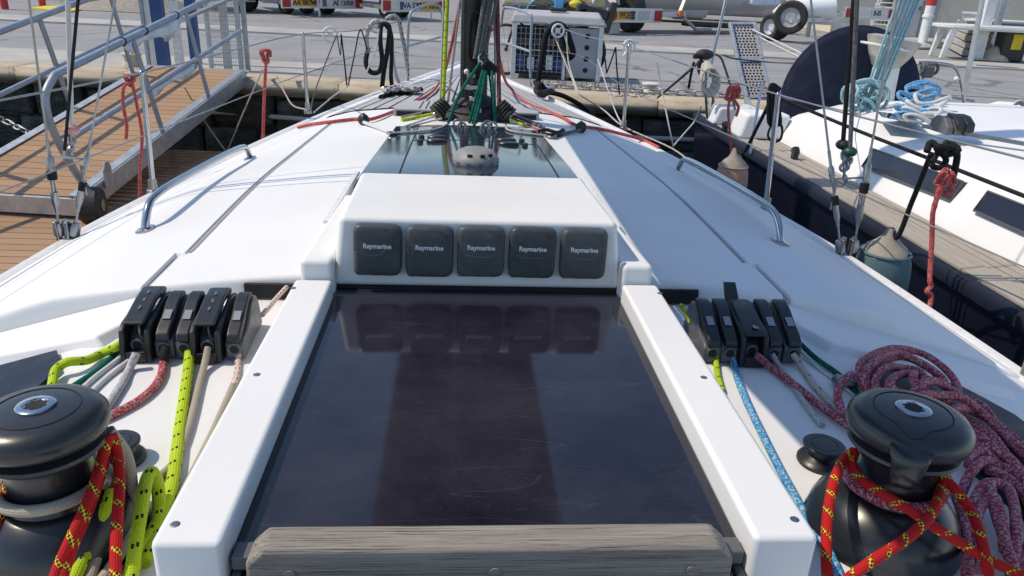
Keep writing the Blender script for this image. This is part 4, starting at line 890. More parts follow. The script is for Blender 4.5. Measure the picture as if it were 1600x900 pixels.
# coral sheets from the mast to the sides, through small black balls
g = 'coral sheets led across the foredeck'
rope('jib_sheet', 'coral red rope led from the mast across the port foredeck', [aty(719, 5, my+.1), aty(712, 40, my+.2), aty(702, 85, my+.3), on(688, 126, .05), on(672, 146, .03), on(655, 156), on(620, 172), on(575, 187, .02), on(555, 186), on(520, 190), on(488, 194), on(466, 199, .01)], .0105, 'rope_coral', group=g)
rope('jib_sheet', 'coral red rope led from the mast across the starboard foredeck', [aty(774, 5, my+.1), aty(773, 45, my+.25), aty(777, 75, my+.3), aty(784, 108, my+.4), on(800, 140, .03), on(822, 160), on(850, 172), on(880, 184), on(905, 197, .02), on(935, 201), on(970, 209), on(1005, 219), on(1030, 231)], .0105, 'rope_coral', group=g)
for (px, py), lab, px2 in (((568, 187), 'black ball and strop on the port coral rope', (612, 208)), ((908, 199), 'black ball and strop on the starboard coral rope', (862, 213))):
    c = on(px, py, .03); b = thing('lead_ball', lab, 'block', c, 'black balls on the coral ropes')
    MB().ball(c, .034, 12, (1, .8, 1)).build('ball', 'black_rubber', b); MB().torus(c, .03, .010, 18, 8, Matrix.Rotation(R(90), 4, 'Y')).build('ring', 'black_plastic', b)
    MB().tube(spline([c+V((0, -.02, -.01)), on((px+px2[0])/2, (py+px2[1])/2+2, .012), on(*px2, .01)], 6), .010, 8).build('strop', 'rope_white' if px < 700 else 'rope_darkgrey', b)
    MB().torus(on(*px2, .014), .022, .007, 12, 6).build('strop_ring', 'steel_dull', b)
    MB().tube(spline([on(*px2, .012), on((px2[0]+738)/2, 203 if px < 700 else 205, .012), on(700 if px < 700 else 790, 194, .012)], 6), .006, 6).build('strop_tail', 'rope_grey', b)
# foredeck: pale planked mat and raised lid
plain('pale_mat', (.40, .40, .41), .8, var=.08, scale=5)
bm_ = MB(); rows = []
for k in range(22):
    y = lerp(5.28, 8.95, k/21); wv = max(.02, hb(y)-.20); rows.append([V((x*wv/5, y, roofz(x*wv/5, y)+.003)) for x in range(-5, 6)])
fm = bm_.sheet(rows).build('foredeck_mat', 'dark_slot', yacht, smooth=60)
NP = 18
for j in range(NP):
    m = MB(); rows = []
    for k in range(20):
        y = lerp(5.29, 8.93, k/19); wv = max(.02, hb(y)-.21); a = -wv+2*wv*(j+.10)/NP; b = -wv+2*wv*(j+.90)/NP
        rows.append([V((a, y, roofz(a, y)+.002)), V((a, y, roofz(a, y)+.008)), V((b, y, roofz(b, y)+.008)), V((b, y, roofz(b, y)+.002))])
    m.sheet(rows).build('plank', 'pale_mat', fm, smooth=0)
lz = roofz(0, 5.0)
ld = MB().add([V((-.46, 4.86, lz-.02)), V((.46, 4.86, lz-.02)), V((.43, 5.24, lz-.02)), V((-.43, 5.24, lz-.02)), V((-.46, 4.86, lz+.035)), V((.46, 4.86, lz+.035)), V((.43, 5.24, lz+.03)), V((-.43, 5.24, lz+.03))], [(3, 2, 1, 0), (4, 5, 6, 7), (0, 1, 5, 4), (1, 2, 6, 5), (2, 3, 7, 6), (3, 0, 4, 7)]).build('foredeck_lid', 'pale_mat', yacht, bevel=.008)
for x in (-.3, -.26, -.22, .22, .26, .3, .12): MB().bar((x, 4.88, lz+.034), (x*.95, 5.22, lz+.030), .008, .004).build('lid_groove', 'dark_slot', ld)
for x in (-.27, .27): MB().box((x, 4.857, lz+.005), (.34, .012, .03)).build('rope_slot', 'dark_slot', ld)
# ---- stanchions and lifelines
def stan(px0, px1, z=1.445):
    b = at(*px0, z); t_ = aty(*px1, b.y); s = MB().tube([b, t_], .0125, 10).build('stanchion', 'steel', yacht, smooth=60)
    MB().lathe([(.03, -.015), (.03, .01), (.02, .014), (.019, .06), (.014, .06)], 14, Matrix.Translation(b)).build('stanchion_socket', 'steel_dull', s)
    MB().ball(t_, .0135, 8).build('stanchion_cap', 'steel', s)
    return b, t_
pA = stan((240, 300), (222, 114)); pF = stan((481, 174), (473, 53), 1.45); sA = stan((1196, 328), (1216, 148)); sF = stan((974, 201), (983, 72), 1.45)
sB = (V((1.64, 1.88, 1.40)), V((1.70, 1.88, 2.01))); MB().tube(sB, .0125, 10).build('stanchion', 'steel', yacht)
MB().lathe([(.034, -.02), (.034, .014), (.021, .018), (.02, .07), (.014, .07)], 14, Matrix.Translation(sB[0])).build('stanchion_socket', 'steel_dull', yacht)
pB = (V((-1.64, 1.88, 1.40)), V((-1.70, 1.88, 2.01))); MB().tube(pB, .0125, 10).build('stanchion', 'steel', yacht)
def wire(pts, r=.0030, mat='wire', name='lifeline', sub=4): return MB().tube(spline(pts, sub), r, 6).build(name, mat, yacht, smooth=60)
bowP = aty(636, 72, 7.75); bowPu = aty(640, 30, 7.75); bowS = aty(828, 78, 7.75); bowSu = aty(829, 25, 7.75)
wire([pB[1], pA[1], pF[1], aty(563, 47, 7.0), bowPu], .004); wire([sB[1], sA[1], sF[1], aty(900, 52, 7.0), bowSu], .004)
half = lambda s: s[0].lerp(s[1], .5)
wire([half(pB), half(pA), half(pF), aty(572, 83, 7.0), bowP]); wire([half(sB), half(sA), half(sF), aty(900, 85, 7.0), bowS])
def line(label, pts, r, mat, grp, name='thin_line', cat='line', sub=5, n=6): return rope(name, label, pts, r, mat, n=n, sub=sub, group=grp, cat=cat)
# pulpits
def pulpit(sg):
    f = lambda px, py, y: aty(px, py, y)
    if sg < 0:
        MB().tube(spline([f(637, 125, 7.75), f(637, 75, 7.75), f(641, 22, 7.75), f(648, 15, 7.8), f(683, 8, 8.6), f(689, 14, 8.7), f(693, 55, 8.8)], 6), .0135, 10).build('pulpit', 'galv_blue', yacht, smooth=60)
        MB().tube([f(637, 72, 7.75), f(692, 57, 8.8)], .0125, 10).build('pulpit_bar', 'galv_blue', yacht)
    else:
        MB().tube(spline([f(829, 122, 7.75), f(829, 75, 7.75), f(830, 25, 7.75), f(825, 21, 7.8), f(795, 12, 8.5), f(787, 14, 8.7), f(783, 40, 8.8)], 6), .0135, 10).build('pulpit', 'galv_blue', yacht, smooth=60)
        MB().tube([f(830, 81, 7.75), f(781, 64, 8.8)], .0125, 10).build('pulpit_bar', 'galv_blue', yacht)
pulpit(-1); pulpit(1)
# white rollers on the lifelines
def roller(px, py, y, label, r=.055):
    c = aty(px, py, y); th = thing('lifeline_roller', label, 'roller', c, 'white rollers on the lifelines'); mm = Matrix.Rotation(R(90), 4, 'X') @ Matrix.Rotation(R(15), 4, 'Y')
    MB().torus(c, r, .009, 20, 8, mm).build('rim', 'white_plastic', th)
    MB().torus(c, .016, .008, 12, 6, mm).build('hub', 'white_plastic', th)
    for k in range(4):
        a = R(45*1+90*k); MB().bar(c, c+mm @ V((r*math.cos(a), r*math.sin(a), 0)), .008, .008, (0, 1, 0)).build('spoke', 'white_plastic', th)
roller(516, 54, 6.4, 'white spoked roller on the port lifeline ahead of the stanchion'); roller(588, 41, 7.2, 'white spoked roller under the black rope loops on the port bow'); roller(983, 73, 5.72, 'white roller with a loose tail on the starboard stanchion top', .045); roller(872, 48, 7.0, 'white spoked roller on the starboard bow')
tag(MB().tube(spline([aty(981, 78, 5.7), aty(977, 84, 5.68), aty(975, 87, 5.68)], 4), .010, 6).build('tape_end', 'white_plastic'), 'loose white tape end below the starboard roller', 'tape')
# dark zigzag lashings
g = 'thin dark lashings on the lifelines'
line('dark lashing sloping from the port roller to the deck edge', [aty(526, 55, 6.3), aty(508, 100, 6.3), aty(490, 150, 6.2), aty(486, 172, 6.1)], .005, 'rope_darkgrey', g)
line('dark lashing hanging straight beside the port roller', [aty(533, 53, 6.4), aty(538, 95, 6.4), aty(542, 134, 6.5)], .006, 'rope_black', g)
line('dark lashing zigzag ahead of the port roller', [aty(544, 134, 6.5), aty(554, 85, 6.6), aty(563, 46, 6.8), aty(569, 60, 6.9), aty(574, 78, 7.0)], .006, 'rope_black', g, sub=3)
line('short dark loop hanging between the port lashings', [aty(527, 57, 6.3), aty(532, 86, 6.35), aty(533, 55, 6.4)], .004, 'rope_black', g, sub=4)
line('pale mooring tail hanging off the port bow', [at(355, 236, .47), at(385, 165, 1.0), aty(410, 110, 9)], .008, 'rope_beige', 'pale mooring lines to the pontoon')
line('second pale mooring tail tied to the pontoon edge', [at(354, 238, .47), at(320, 190, .8), at(288, 136, 1.2)], .008, 'rope_beige', 'pale mooring lines to the pontoon')
line('pale line sagging from the port stanchion foot to the quay', [aty(481, 172, 6.1), aty(458, 165, 7), aty(445, 145, 8), aty(432, 118, 9.4)], .008, 'rope_beige', 'pale mooring lines to the pontoon')
line('thin pale line running from the port lashings down to the hull', [at(544, 134, 1.8), at(515, 155, 1.5), at(490, 176, 1.45)], .006, 'rope_grey', g)
line('dark lashing sloping down ahead of the starboard stanchion', [aty(942, 70, 6.1), aty(945, 90, 6.1), aty(948, 114, 6.1)], .006, 'rope_black', g)
line('dark lashing rising again ahead of the starboard stanchion', [aty(948, 114, 6.1), aty(955, 95, 6.0), aty(962, 74, 5.95)], .006, 'rope_black', g)
line('dark lashing hanging straight ahead of the starboard stanchion', [aty(962, 74, 5.95), aty(964, 110, 5.95), aty(968, 148, 5.9)], .006, 'rope_black', g)
line('thin white line from the starboard bow down to the deck edge', [aty(934, 92, 6.3), aty(948, 135, 6.1), aty(962, 175, 5.95), at(973, 196, 1.45)], .005, 'rope_white', g)
line('thin white line hanging outboard of the starboard stanchion', [aty(1026, 96, 5.2), aty(1034, 140, 5.2), aty(1046, 200, 5.1), at(1052, 228, 1.42)], .005, 'rope_white', g)
line('pale line sagging between the two boats', [at(1052, 228, 1.42), at(1072, 205, 1.35), at(1085, 190, 1.4), at(1096, 165, 1.6)], .006, 'rope_white', g)
line('yellowish line crossing to the starboard deck edge', [aty(868, 60, 7.0), aty(880, 90, 6.9), aty(895, 125, 6.7), aty(905, 147, 6.4), at(938, 168, 1.45), at(975, 198, 1.44), at(1050, 232, 1.42), at(1090, 262, 1.41)], .006, 'rope_cream', g)
line('second yellowish line on the starboard bow', [aty(885, 50, 7.0), aty(888, 95, 6.9), aty(905, 148, 6.4)], .006, 'rope_cream', g)
# bow mooring ropes hung on the lifelines
g = 'mooring ropes on the bow'
def loop(pts): return [aty(a, b, c) for a, b, c in pts]
rope('mooring_rope', 'black rope loop hanging on the port bow lifeline', loop([(575, 75, 7.2), (572, 100, 7.15), (580, 113, 7.15), (592, 112, 7.15), (597, 95, 7.15), (594, 62, 7.15), (597, 38, 7.2), (607, 40, 7.2), (606, 75, 7.2), (600, 110, 7.25), (597, 135, 7.3)]), .022, 'rope_black', group=g)
rope('mooring_rope', 'second black rope falling from the port bow lifeline', loop([(600, 35, 7.25), (610, 50, 7.25), (612, 85, 7.3), (611, 120, 7.35), (613, 138, 7.4)]), .020, 'rope_black', group=g)
rope('mooring_rope', 'grey flecked mooring rope looped over the port bow lifeline', loop([(574, 80, 7.15), (573, 55, 7.15), (580, 38, 7.2), (592, 33, 7.2)]), .020, 'rope_greywhite', group=g)
rope('mooring_rope', 'grey flecked mooring rope arching down to the port bow cleat', loop([(603, 30, 7.3), (612, 25, 7.3), (622, 30, 7.4), (628, 55, 7.45), (634, 85, 7.5), (637, 112, 7.55), (635, 135, 7.5)]), .020, 'rope_greywhite', group=g)
rope('mooring_rope', 'pale rope tail falling beside the black port bow rope', loop([(610, 55, 7.35), (614, 90, 7.4), (620, 120, 7.4), (628, 138, 7.45)]), .016, 'rope_grey', group=g)
rope('mooring_rope', 'thin white line crossing the port bow rope loops', loop([(592, 45, 7.1), (588, 75, 7.1), (578, 100, 7.1), (572, 115, 7.1)]), .007, 'rope_white', group=g)
pl_ = [on(598+7*k, 138+3*math.sin(k*2.3)+2*(k % 3), .03+.03*(k % 2)) for k in range(9)]
rope('mooring_rope', 'grey mooring rope heaped round the port bow cleat', pl_+[on(640, 140, .05), on(620, 135, .07), on(606, 141, .05), on(628, 144, .03)], .018, 'rope_greywhite', group=g)
rope('mooring_rope', 'black rope lying beside the port bow cleat', [on(595, 152, .02), on(612, 147, .02), on(630, 144, .03), on(648, 141, .02), on(660, 140, .02)], .02, 'rope_black', group=g)
rope('mooring_rope', 'thick black rope loop hanging on the starboard bow lifeline', loop([(838, 148, 7.5), (842, 120, 7.45), (848, 85, 7.4), (855, 52, 7.35), (868, 38, 7.3), (881, 42, 7.3), (890, 62, 7.3), (895, 85, 7.3), (889, 90, 7.3), (882, 75, 7.3), (876, 55, 7.3)]), .028, 'rope_black', group=g)
rope('mooring_rope', 'black rope end trailing over the starboard bow to the water', [aty(842, 130, 7.4), on(838, 143, .04), on(848, 148, .04), on(862, 145, .04), aty(885, 152, 7.2), aty(915, 170, 7.3), aty(930, 185, 7.3)], .022, 'rope_black', group=g)
rope('mooring_rope', 'black rope heap on the starboard bow cleat', [on(836, 128, .06), on(842, 138, .03), on(852, 140, .05), on(846, 132, .09), on(838, 140, .05), on(850, 146, .02), on(860, 142, .03), on(844, 146, .06)], .022, 'rope_black', group=g)
for sg, px in ((-1, 612), (1, 852)):
    c = on(px, 145, .0); ck = MB().box(c+V((0, 0, .045)), (.05, .26, .03), rz=sg*.5).build('bow_cleat', 'steel', yacht, bevel=.012)
    for d in (-.05, .05): MB().lathe([(.03, 0), (.018, .035)], 12, Matrix.Translation(c+V((d*sg*-.45, d, 0)))).build('cleat_foot', 'steel', ck)
# ---- shrouds
def shroud(chain_pt, ptop, y, band, r=.0038, tb=(.16, .50), mat='steel_dull', tr=.014):
    a = chain_pt; b = aty(*ptop, y); up = a+(b-a)*2.6
    s = MB().tube([a, up], r, 8).build('shroud', mat, yacht, smooth=60)
    d = (b-a)
    if tb:
        p0, p1 = a+d*tb[0], a+d*tb[1]; L = (p1-p0).length; mm = Matrix.Translation(p0) @ d.to_track_quat('Z', 'Y').to_matrix().to_4x4()
        k = MB()
        MB().lathe([(.006, -.02), (tr*.6, .0), (tr, .02), (tr*.95, L*.3)], 12, mm).build('turnbuckle', 'steel_dull', s, smooth=40)
        for sg in (-1, 1): MB().box(mm @ V((sg*tr*.75, 0, L*.5)), (tr*.4, tr*.5, L*.55)).build('turnbuckle_side', 'steel_dull', s)
        MB().lathe([(tr*.95, L*.7), (tr, L*.95), (tr*.5, L), (.006, L+.06)], 12, mm).build('turnbuckle', 'steel_dull', s, smooth=40)
        MB().lathe([(tr*1.25, L*band), (tr*1.3, L*(band+.12)), (tr*1.25, L*(band+.16))], 12, mm).build('tape_band', 'rope_black', s)
        MB().lathe([(.020, -.03), (.022, 0), (.016, .02)], 12, Matrix.Translation(a) @ d.to_track_quat('Z', 'Y').to_matrix().to_4x4()).build('toggle', 'steel_dull', s)
    return s
Lp = V((-1.555, 2.90, 1.43)); Rp = V((1.56, 2.88, 1.43))
for c in (Lp, Rp):
    for k in range(4): MB().bar(c+V((.015*(k-1.5), .012*((k % 2)*2-1), -.06)), c+V((.022*(k-1.5), .012*((k % 2)*2-1), .08)), .012, .03, (0, 1, 0)).build('chainplate', 'steel_dull', yacht, bevel=.004)
shroud(Lp+V((-.03, 0, .05)), (45, 0), 2.9, .55, .0042, (.10, .34)); shroud(Lp+V((.03, 0, .05)), (180, 0), 3.05, .3, .0038, (.10, .34), tr=.011)
shroud(Rp+V((-.03, 0, .05)), (1267, 0), 3.05, .3, .0045, (.10, .34), tr=.012); shroud(Rp+V((.03, 0, .05)), (1402, 0), 2.95, .5, .0045, (.10, .36))
MB().bar(aty(77, 244, 2.93), aty(140, 249, 3.0), .007, .007).build('spreader_link', 'steel_dull', yacht)
# runners with ball stops
def runner(label, top, y, ball, foot, mat, r, ballmat, grp='runners at the shroud feet'):
    a = aty(*top, y); b = aty(*ball, y-.02); c = aty(*foot, y-.02); th = thing('runner', label, 'line', c, grp)
    MB().tube([a+(a-b)*1.5, b], r, 8).build('tail', mat, th)
    if ballmat:
        MB().ball(b, .026, 12, (1.1, 1.1, .8)).build('ball_stop', ballmat, th)
        for k in range(3): MB().torus(b.lerp(c, .25+.3*k), .016, .006, 12, 6, Matrix.Rotation(R(90), 4, 'X' if k % 2 else 'Y')).build('shackle', 'steel_dull', th)
    MB().tube([b, c], .006, 6).build('strop', 'wire', th)
plain('ball_pink', (.52, .26, .24), .5, var=.1)
plain('ball_green', (.01, .06, .04), .45, var=.1)
runner('white tail with a pink ball stop at the port shrouds', (106, 0), 2.98, (112, 203), (112, 240), 'rope_white', .009, 'ball_pink')
runner('thin black tail at the port shrouds', (122, 0), 2.95, (101, 235), (100, 244), 'rope_black', .006, None)
runner('black tail with a black ball stop at the starboard shrouds', (1334, 0), 3.0, (1317, 226), (1320, 290), 'rope_black', .009, 'black_rubber')
runner('grey tail with a dark green ball stop at the starboard shrouds', (1339, 0), 2.97, (1328, 237), (1323, 262), 'rope_darkgrey', .009, 'ball_green')
MB().bar(aty(1302, 280, 2.97), aty(1356, 277, 2.93), .007, .007).build('spreader_link', 'steel_dull', yacht)
# coral ropes tied to the lifelines
g = 'coral rope ends tied to the lifelines'
def knot(c, r=.03): 
    return [c+V((r*math.cos(a)*(.6+.4*math.sin(a*1.7)), r*.5*math.sin(a*2), r*math.sin(a)*.8)) for a in [k*1.05 for k in range(11)]]
a = pA[1].lerp(pF[1], .0)
c = aty(203, 126, 3.75); rope('rope_end', 'coral rope knotted on the port lifeline with a short loose tail', [aty(197, 217, 3.7), aty(198, 195, 3.7), aty(192, 160, 3.7), aty(195, 133, 3.72)]+knot(c, .03)+[aty(206, 130, 3.75), aty(214, 165, 3.75), aty(222, 210, 3.78), aty(219, 260, 3.8), aty(218, 320, 3.8)], .0078, 'rope_coral', group=g, sub=4)
c = aty(415, 88, 5.5); rope('rope_end', 'coral rope knotted high on the port lifeline and hanging straight', knot(c, .05)+[aty(415, 105, 5.5), aty(413, 150, 5.5), aty(411, 218, 5.5)], .011, 'rope_coral', group=g, sub=4)
c = aty(1142, 146, 4.6); rope('rope_end', 'coral rope knot on the starboard lifeline above the tan fender', [aty(1150, 182, 4.6), aty(1154, 168, 4.6), aty(1146, 152, 4.6)]+knot(c, .05)+knot(c+V((.03, 0, .01)), .04)+[aty(1139, 160, 4.6), aty(1141, 215, 4.6), aty(1144, 262, 4.6), aty(1143, 290, 4.58)], .0085, 'rope_coral', group=g, sub=4)
c = aty(1474, 278, 2.55); rope('rope_end', 'thick coral rope knotted on the starboard lifeline near the teal fender', [aty(1460, 325, 2.55), aty(1468, 295, 2.55)]+knot(c, .035)+knot(c+V((.02, .0, -.02)), .045)+[aty(1478, 285, 2.55), aty(1460, 320, 2.55), aty(1456, 380, 2.55), aty(1453, 440, 2.5), aty(1455, 447, 2.5), aty(1448, 455, 2.48), aty(1455, 462, 2.48), aty(1449, 490, 2.45)], .0088, 'rope_coral', group=g, sub=4)
# ================================================================== neighbouring yacht to starboard, moored stern to the quay
t = NT('grey_deck_teak'); n = t.noise(4, 8, stretch=(24, 1.0, 24), rough=.7)
cc = t.ramp(n, [(.3, (.29, .255, .21)), (.6, (.42, .375, .315)), (.85, (.50, .455, .395))]); t.base(cc, .85, 0, .2); t.bump(t.noise(9, 6, stretch=(40, 1, 40)), .3, .003)
plain('navy_hull', (.008, .010, .022), .22, var=.2, scale=3, spec=.5, coat=.2)
plain('navy_matte', (.010, .012, .026), .55, var=.2, scale=4, spec=.25)
plain('navy_canvas', (.010, .014, .040), .85, var=.15, scale=6, bump=.25, bscale=18)
plain('teal_canvas', (.065, .13, .155), .8, var=.15, scale=8, bump=.3, bscale=30, grime=((.2, .2, .18), .3))
plain('tan_canvas', (.50, .28, .20), .8, var=.15, scale=8, bump=.3, bscale=30)
plain('grey_canvas', (.30, .27, .22), .85, var=.18, scale=10, bump=.4, bscale=25)
plain('clear_vinyl', (.45, .42, .36), .25, var=.2, scale=8)
nb = thing('moored_yacht', 'dark blue hulled yacht with grey teak deck moored alongside on the right', 'sailboat', (3.85, 3.5, 0))
NX, NC = 2.15, 3.85
def nhb(y): return (NC-NX)*(1-.03*max(0, (y-5.5)/1.7)**2)
# hull sides and transom
for sg in (-1, 1):
    m = MB(); m.sheet([[V((NC+sg*nhb(y), y, 1.30)), V((NC+sg*(nhb(y)-.01), y, 1.0)), V((NC+sg*nhb(y)*.96, y, .5)), V((NC+sg*nhb(y)*.86, y, 0)), V((NC+sg*nhb(y)*.7, y, -.3))] for y in (-4, -2, 0, 2, 3, 4, 5, 6, 6.7, 7.15)])
    m.build('hull_side', 'navy_hull', nb, smooth=60)
    MB().tube([V((NC+sg*(nhb(y)+.008), y, .78)) for y in (-4, 0, 3, 5, 6.5, 7.15)], .012, 6).build('cove_stripe', 'rope_cream', nb)
    m = MB(); pr = [(-.03, -.03), (.035, -.03), (.035, .012), (.02, .03), (-.02, .03), (-.03, .012)]
    m.loft([[V((NC+sg*(nhb(y)+a), y, 1.30+b)) for a, b in pr] for y in (-4, 0, 2, 4, 5.5, 6.4, 7.15)]); m.build('rubbing_strake', 'navy_matte', nb, smooth=40, fix=True)
m = MB(); m.sheet([[V((NC-nhb(7.15), 7.15, 1.3)), V((NC+nhb(7.15), 7.15, 1.3))], [V((NC-nhb(7.15)*.9, 7.3, .2)), V((NC+nhb(7.15)*.9, 7.3, .2))]]); m.build('transom', 'navy_hull', nb)
m = MB(); m.sheet([[V((x, y, 1.306)) for x in (NC-1.69, NC, NC+1.69)] for y in (-4, 7.12)]); m.build('deck_base', 'dark_slot', nb)
# side deck planks
for sg in (-1, 1):
    xo = NC+sg*1.66; m = MB()
    def plank_(a, b, nm='plank', h=.016, y0=-3.9, y1=7.1):
        lo, hi = min(a, b), max(a, b); MB().box(((lo+hi)/2, (y0+y1)/2, 1.306+h/2), (hi-lo, y1-y0, h)).build(nm, 'grey_deck_teak', nb)
    plank_(xo, xo-sg*.135, 'margin_plank', .024)
    for k in range(8): plank_(xo-sg*(.143+.058*k), xo-sg*(.143+.058*k+.046))
for k in range(24): MB().box((2.80+k*.092, 6.35, 1.315), (.082, 1.5, .02)).build('cockpit_plank', 'grey_deck_teak', nb)
# coachroof
m = MB(); rings = []
def nring(y, zt, w0, w1):
    return [V((NC+sx_*w, y, z)) for sx_, w, z in ((-1, w0, 1.31), (-1, w0-.012, 1.345), (-1, w1+.02, zt-.16), (-1, w1-.03, zt-.135), (-1, w1-.35, zt-.05), (-1, .4, zt-.005), (1, .4, zt-.005), (1, w1-.35, zt-.05), (1, w1-.03, zt-.135), (1, w1+.02, zt-.16), (1, w0-.012, 1.345), (1, w0, 1.31))]
for y, zt, w0, w1 in ((6.25, 1.50, 1.33, 1.20), (6.0, 1.66, 1.34, 1.21), (5.8, 1.69, 1.345, 1.215), (4.8, 1.70, 1.35, 1.21), (3.5, 1.70, 1.35, 1.20), (2, 1.69, 1.33, 1.17), (.5, 1.66, 1.25, 1.08), (-1.5, 1.6, 1.0, .8)): rings.append(nring(y, zt, w0, w1))
m.loft(rings); cr = m.build('coachroof', 'gelcoat', nb, smooth=40, fix=True)
# side windows, dark panes set proud of the sloping side
def on_side(px, py, off=.0):
    # intersection with the sloping near side: x from 2.512@1.345 to 2.62@1.54
    d = _F+_Rt*((px-800)/FPX)+_Up*((450-py)/FPX); best = None
    for k in range(200):
        tt = 2.0+k*.04; p = CAM+d*tt; xs = 2.512+(p.z-1.345)/(1.54-1.345)*(2.62-2.512)
        if p.x >= xs-off: return p
    return p
plain('window_dark', (.012, .010, .016), .09, var=.2, scale=3, spec=.6)
plain('window_frame', (.09, .085, .09), .4, var=.1)
for poly in ([(1365, 233), (1505, 284), (1485, 315), (1347, 260)], [(1544, 299), (1660, 345), (1640, 382), (1522, 329)]):
    P_ = [on_side(*p, .026) for p in poly]; B_ = [p+V((.06, 0, -.01)) for p in P_]
    wv = MB().add(B_+P_, [(0, 1, 2, 3), (7, 6, 5, 4), (0, 4, 5, 1), (1, 5, 6, 2), (2, 6, 7, 3), (3, 7, 4, 0)]).build('side_window', 'window_dark', nb, smooth=0, fix=True)
    MB().tube([p+V((-.002, 0, .001)) for p in P_], .006, 6, closed=True).build('window_frame', 'window_frame', wv)
# track and genoa car on the side deck, cleats
MB().bar((2.55, 1.6, 1.335), (2.545, 3.95, 1.335), .028, .022).build('genoa_track', 'black_plastic', nb, bevel=.004)
cr_ = thing('genoa_car', 'black genoa car standing on the track of the moored yacht', 'block', at(1525, 352, 1.345))
c = at(1527, 355, 1.345); MB().box(c+V((0, 0, .05)), (.05, .10, .11), rx=-.3).build('car_block', 'black_plastic', cr_, bevel=.015); MB().box(c+V((0, -.12, .02)), (.05, .16, .035)).build('car_base', 'black_plastic', cr_, bevel=.008)
for px, py in ((1241, 247), (1132, 205)):
    c = at(px, py, 1.33); bl = thing('deck_block', 'small black turning block on the teak side deck of the moored yacht' if px > 1200 else 'small dark fairlead near the stern of the moored yacht', 'block', c)
    MB().lathe([(.03, -.02), (.035, 0), (.03, .02)], 16, Matrix.Translation(c+V((0, 0, .05))) @ Matrix.Rotation(R(80), 4, 'Y')).build('sheave', 'black_plastic', bl); MB().box(c+V((0, 0, .01)), (.04, .05, .05)).build('block_foot', 'black_plastic', bl, bevel=.006)
# white seat boxes at the stern
for px, py, w, d, h, lab in ((1136, 193, .34, .16, .16, 'white locker box nearest the stern of the moored yacht'), (1178, 213, .36, .2, .2, 'second white locker box on the stern of the moored yacht')):
    c = at(px, py, 1.325); tag(MB().add([c+V((x*w/2+s_*.05, y_*d*1.4, z)) for z, s_ in ((0, 0), (h, 1)) for x, y_ in ((-1, -.5), (1, -.5), (1, .5), (-1, .5))], [(3, 2, 1, 0), (4, 5, 6, 7), (0, 1, 5, 4), (1, 2, 6, 5), (2, 3, 7, 6), (3, 0, 4, 7)]).build('locker_box', 'gelcoat', bevel=.03, seg=3), lab, 'locker', 'white locker boxes on the moored yacht')
# covered steering wheel
wc_ = aty(1327, 158, 6.45); WR_ = .60
wh_ = thing('steering_wheel', 'large steering wheel under a dark navy canvas cover', 'wheel cover', (wc_.x, wc_.y, 1.33))
mm = Matrix.Translation(wc_) @ Matrix.Rotation(R(88), 4, 'X')
MB().lathe([(.02, -.05), (WR_*.5, -.045), (WR_*.93, -.035), (WR_, -.02), (WR_+.012, 0), (WR_, .02), (WR_*.93, .035), (WR_*.5, .045), (.02, .05)], 56, mm).build('wheel_cover', 'navy_canvas', wh_, smooth=40)
MB().torus((0, 0, 0), WR_+.004, .016, 56, 8, mm).build('cover_hem', 'navy_canvas', wh_)
bn = thing('binnacle', 'white binnacle with a clear hood in front of the covered wheel', 'binnacle', V((aty(1370, 190, 6.1).x, 6.1, 1.33)))
b0 = aty(1368, 195, 6.1)
MB().lathe([(.16, -.05), (.13, .05), (.105, .25), (.10, .46), (.11, .50)], 20, Matrix.Translation(aty(1366, 190, 6.1))).build('binnacle_column', 'white_plastic', bn, smooth=40)
MB().lathe([(.10, 0), (.16, .10), (.20, .20), (.205, .22), (.15, .235), (.02, .24)], 24, Matrix.Translation(aty(1382, 105, 6.1)) @ Matrix.Rotation(R(8), 4, 'Y')).build('binnacle_hood', 'clear_vinyl', bn, smooth=40)
MB().torus(aty(1385, 73, 6.1), .19, .010, 28, 8, Matrix.Rotation(R(8), 4, 'Y')).build('hood_rim', 'white_plastic', bn)
# teal mainsheet tackle with a hanging coil
g = 'teal mainsheet of the moored yacht'
for k, (a, b) in enumerate((((1403, 0), (1346, 165)), ((1410, 0), (1351, 168)), ((1417, 0), (1355, 166)), ((1424, 0), (1360, 165)), ((1431, 0), (1368, 150)), ((1436, 0), (1374, 150)))):
    A_, B_ = aty(*a, 5.7), aty(*b, 5.7); rope('mainsheet', ['first', 'second', 'third', 'fourth', 'fifth', 'last'][k]+' teal mainsheet part counted from the left', [A_+(A_-B_)*1.3, A_, B_], .010, 'rope_teal', n=7, sub=3, group=g)
rc = random.Random(5); cb = MB()
for k in range(9):
    c = aty(1352+rc.uniform(-14, 12), 146+rc.uniform(-10, 10), 5.6+rc.uniform(-.05, .05)); tilt = Matrix.Rotation(rc.uniform(.6, 2.2), 4, 'X') @ Matrix.Rotation(rc.uniform(-.8, .8), 4, 'Y'); r = rc.uniform(.09, .15)
    cb.tube(spline([c+tilt @ V((r*math.cos(a)*rc.uniform(.85, 1.1), r*.8*math.sin(a), rc.uniform(-.03, .03))) for a in [2*math.pi*j/9 for j in range(9)]], 5, True), .013, 7, closed=True)
tag(cb.build('rope_coil', 'rope_teal', smooth=60), 'tangled teal rope coil hanging in front of the navy wheel cover', 'rope coil')
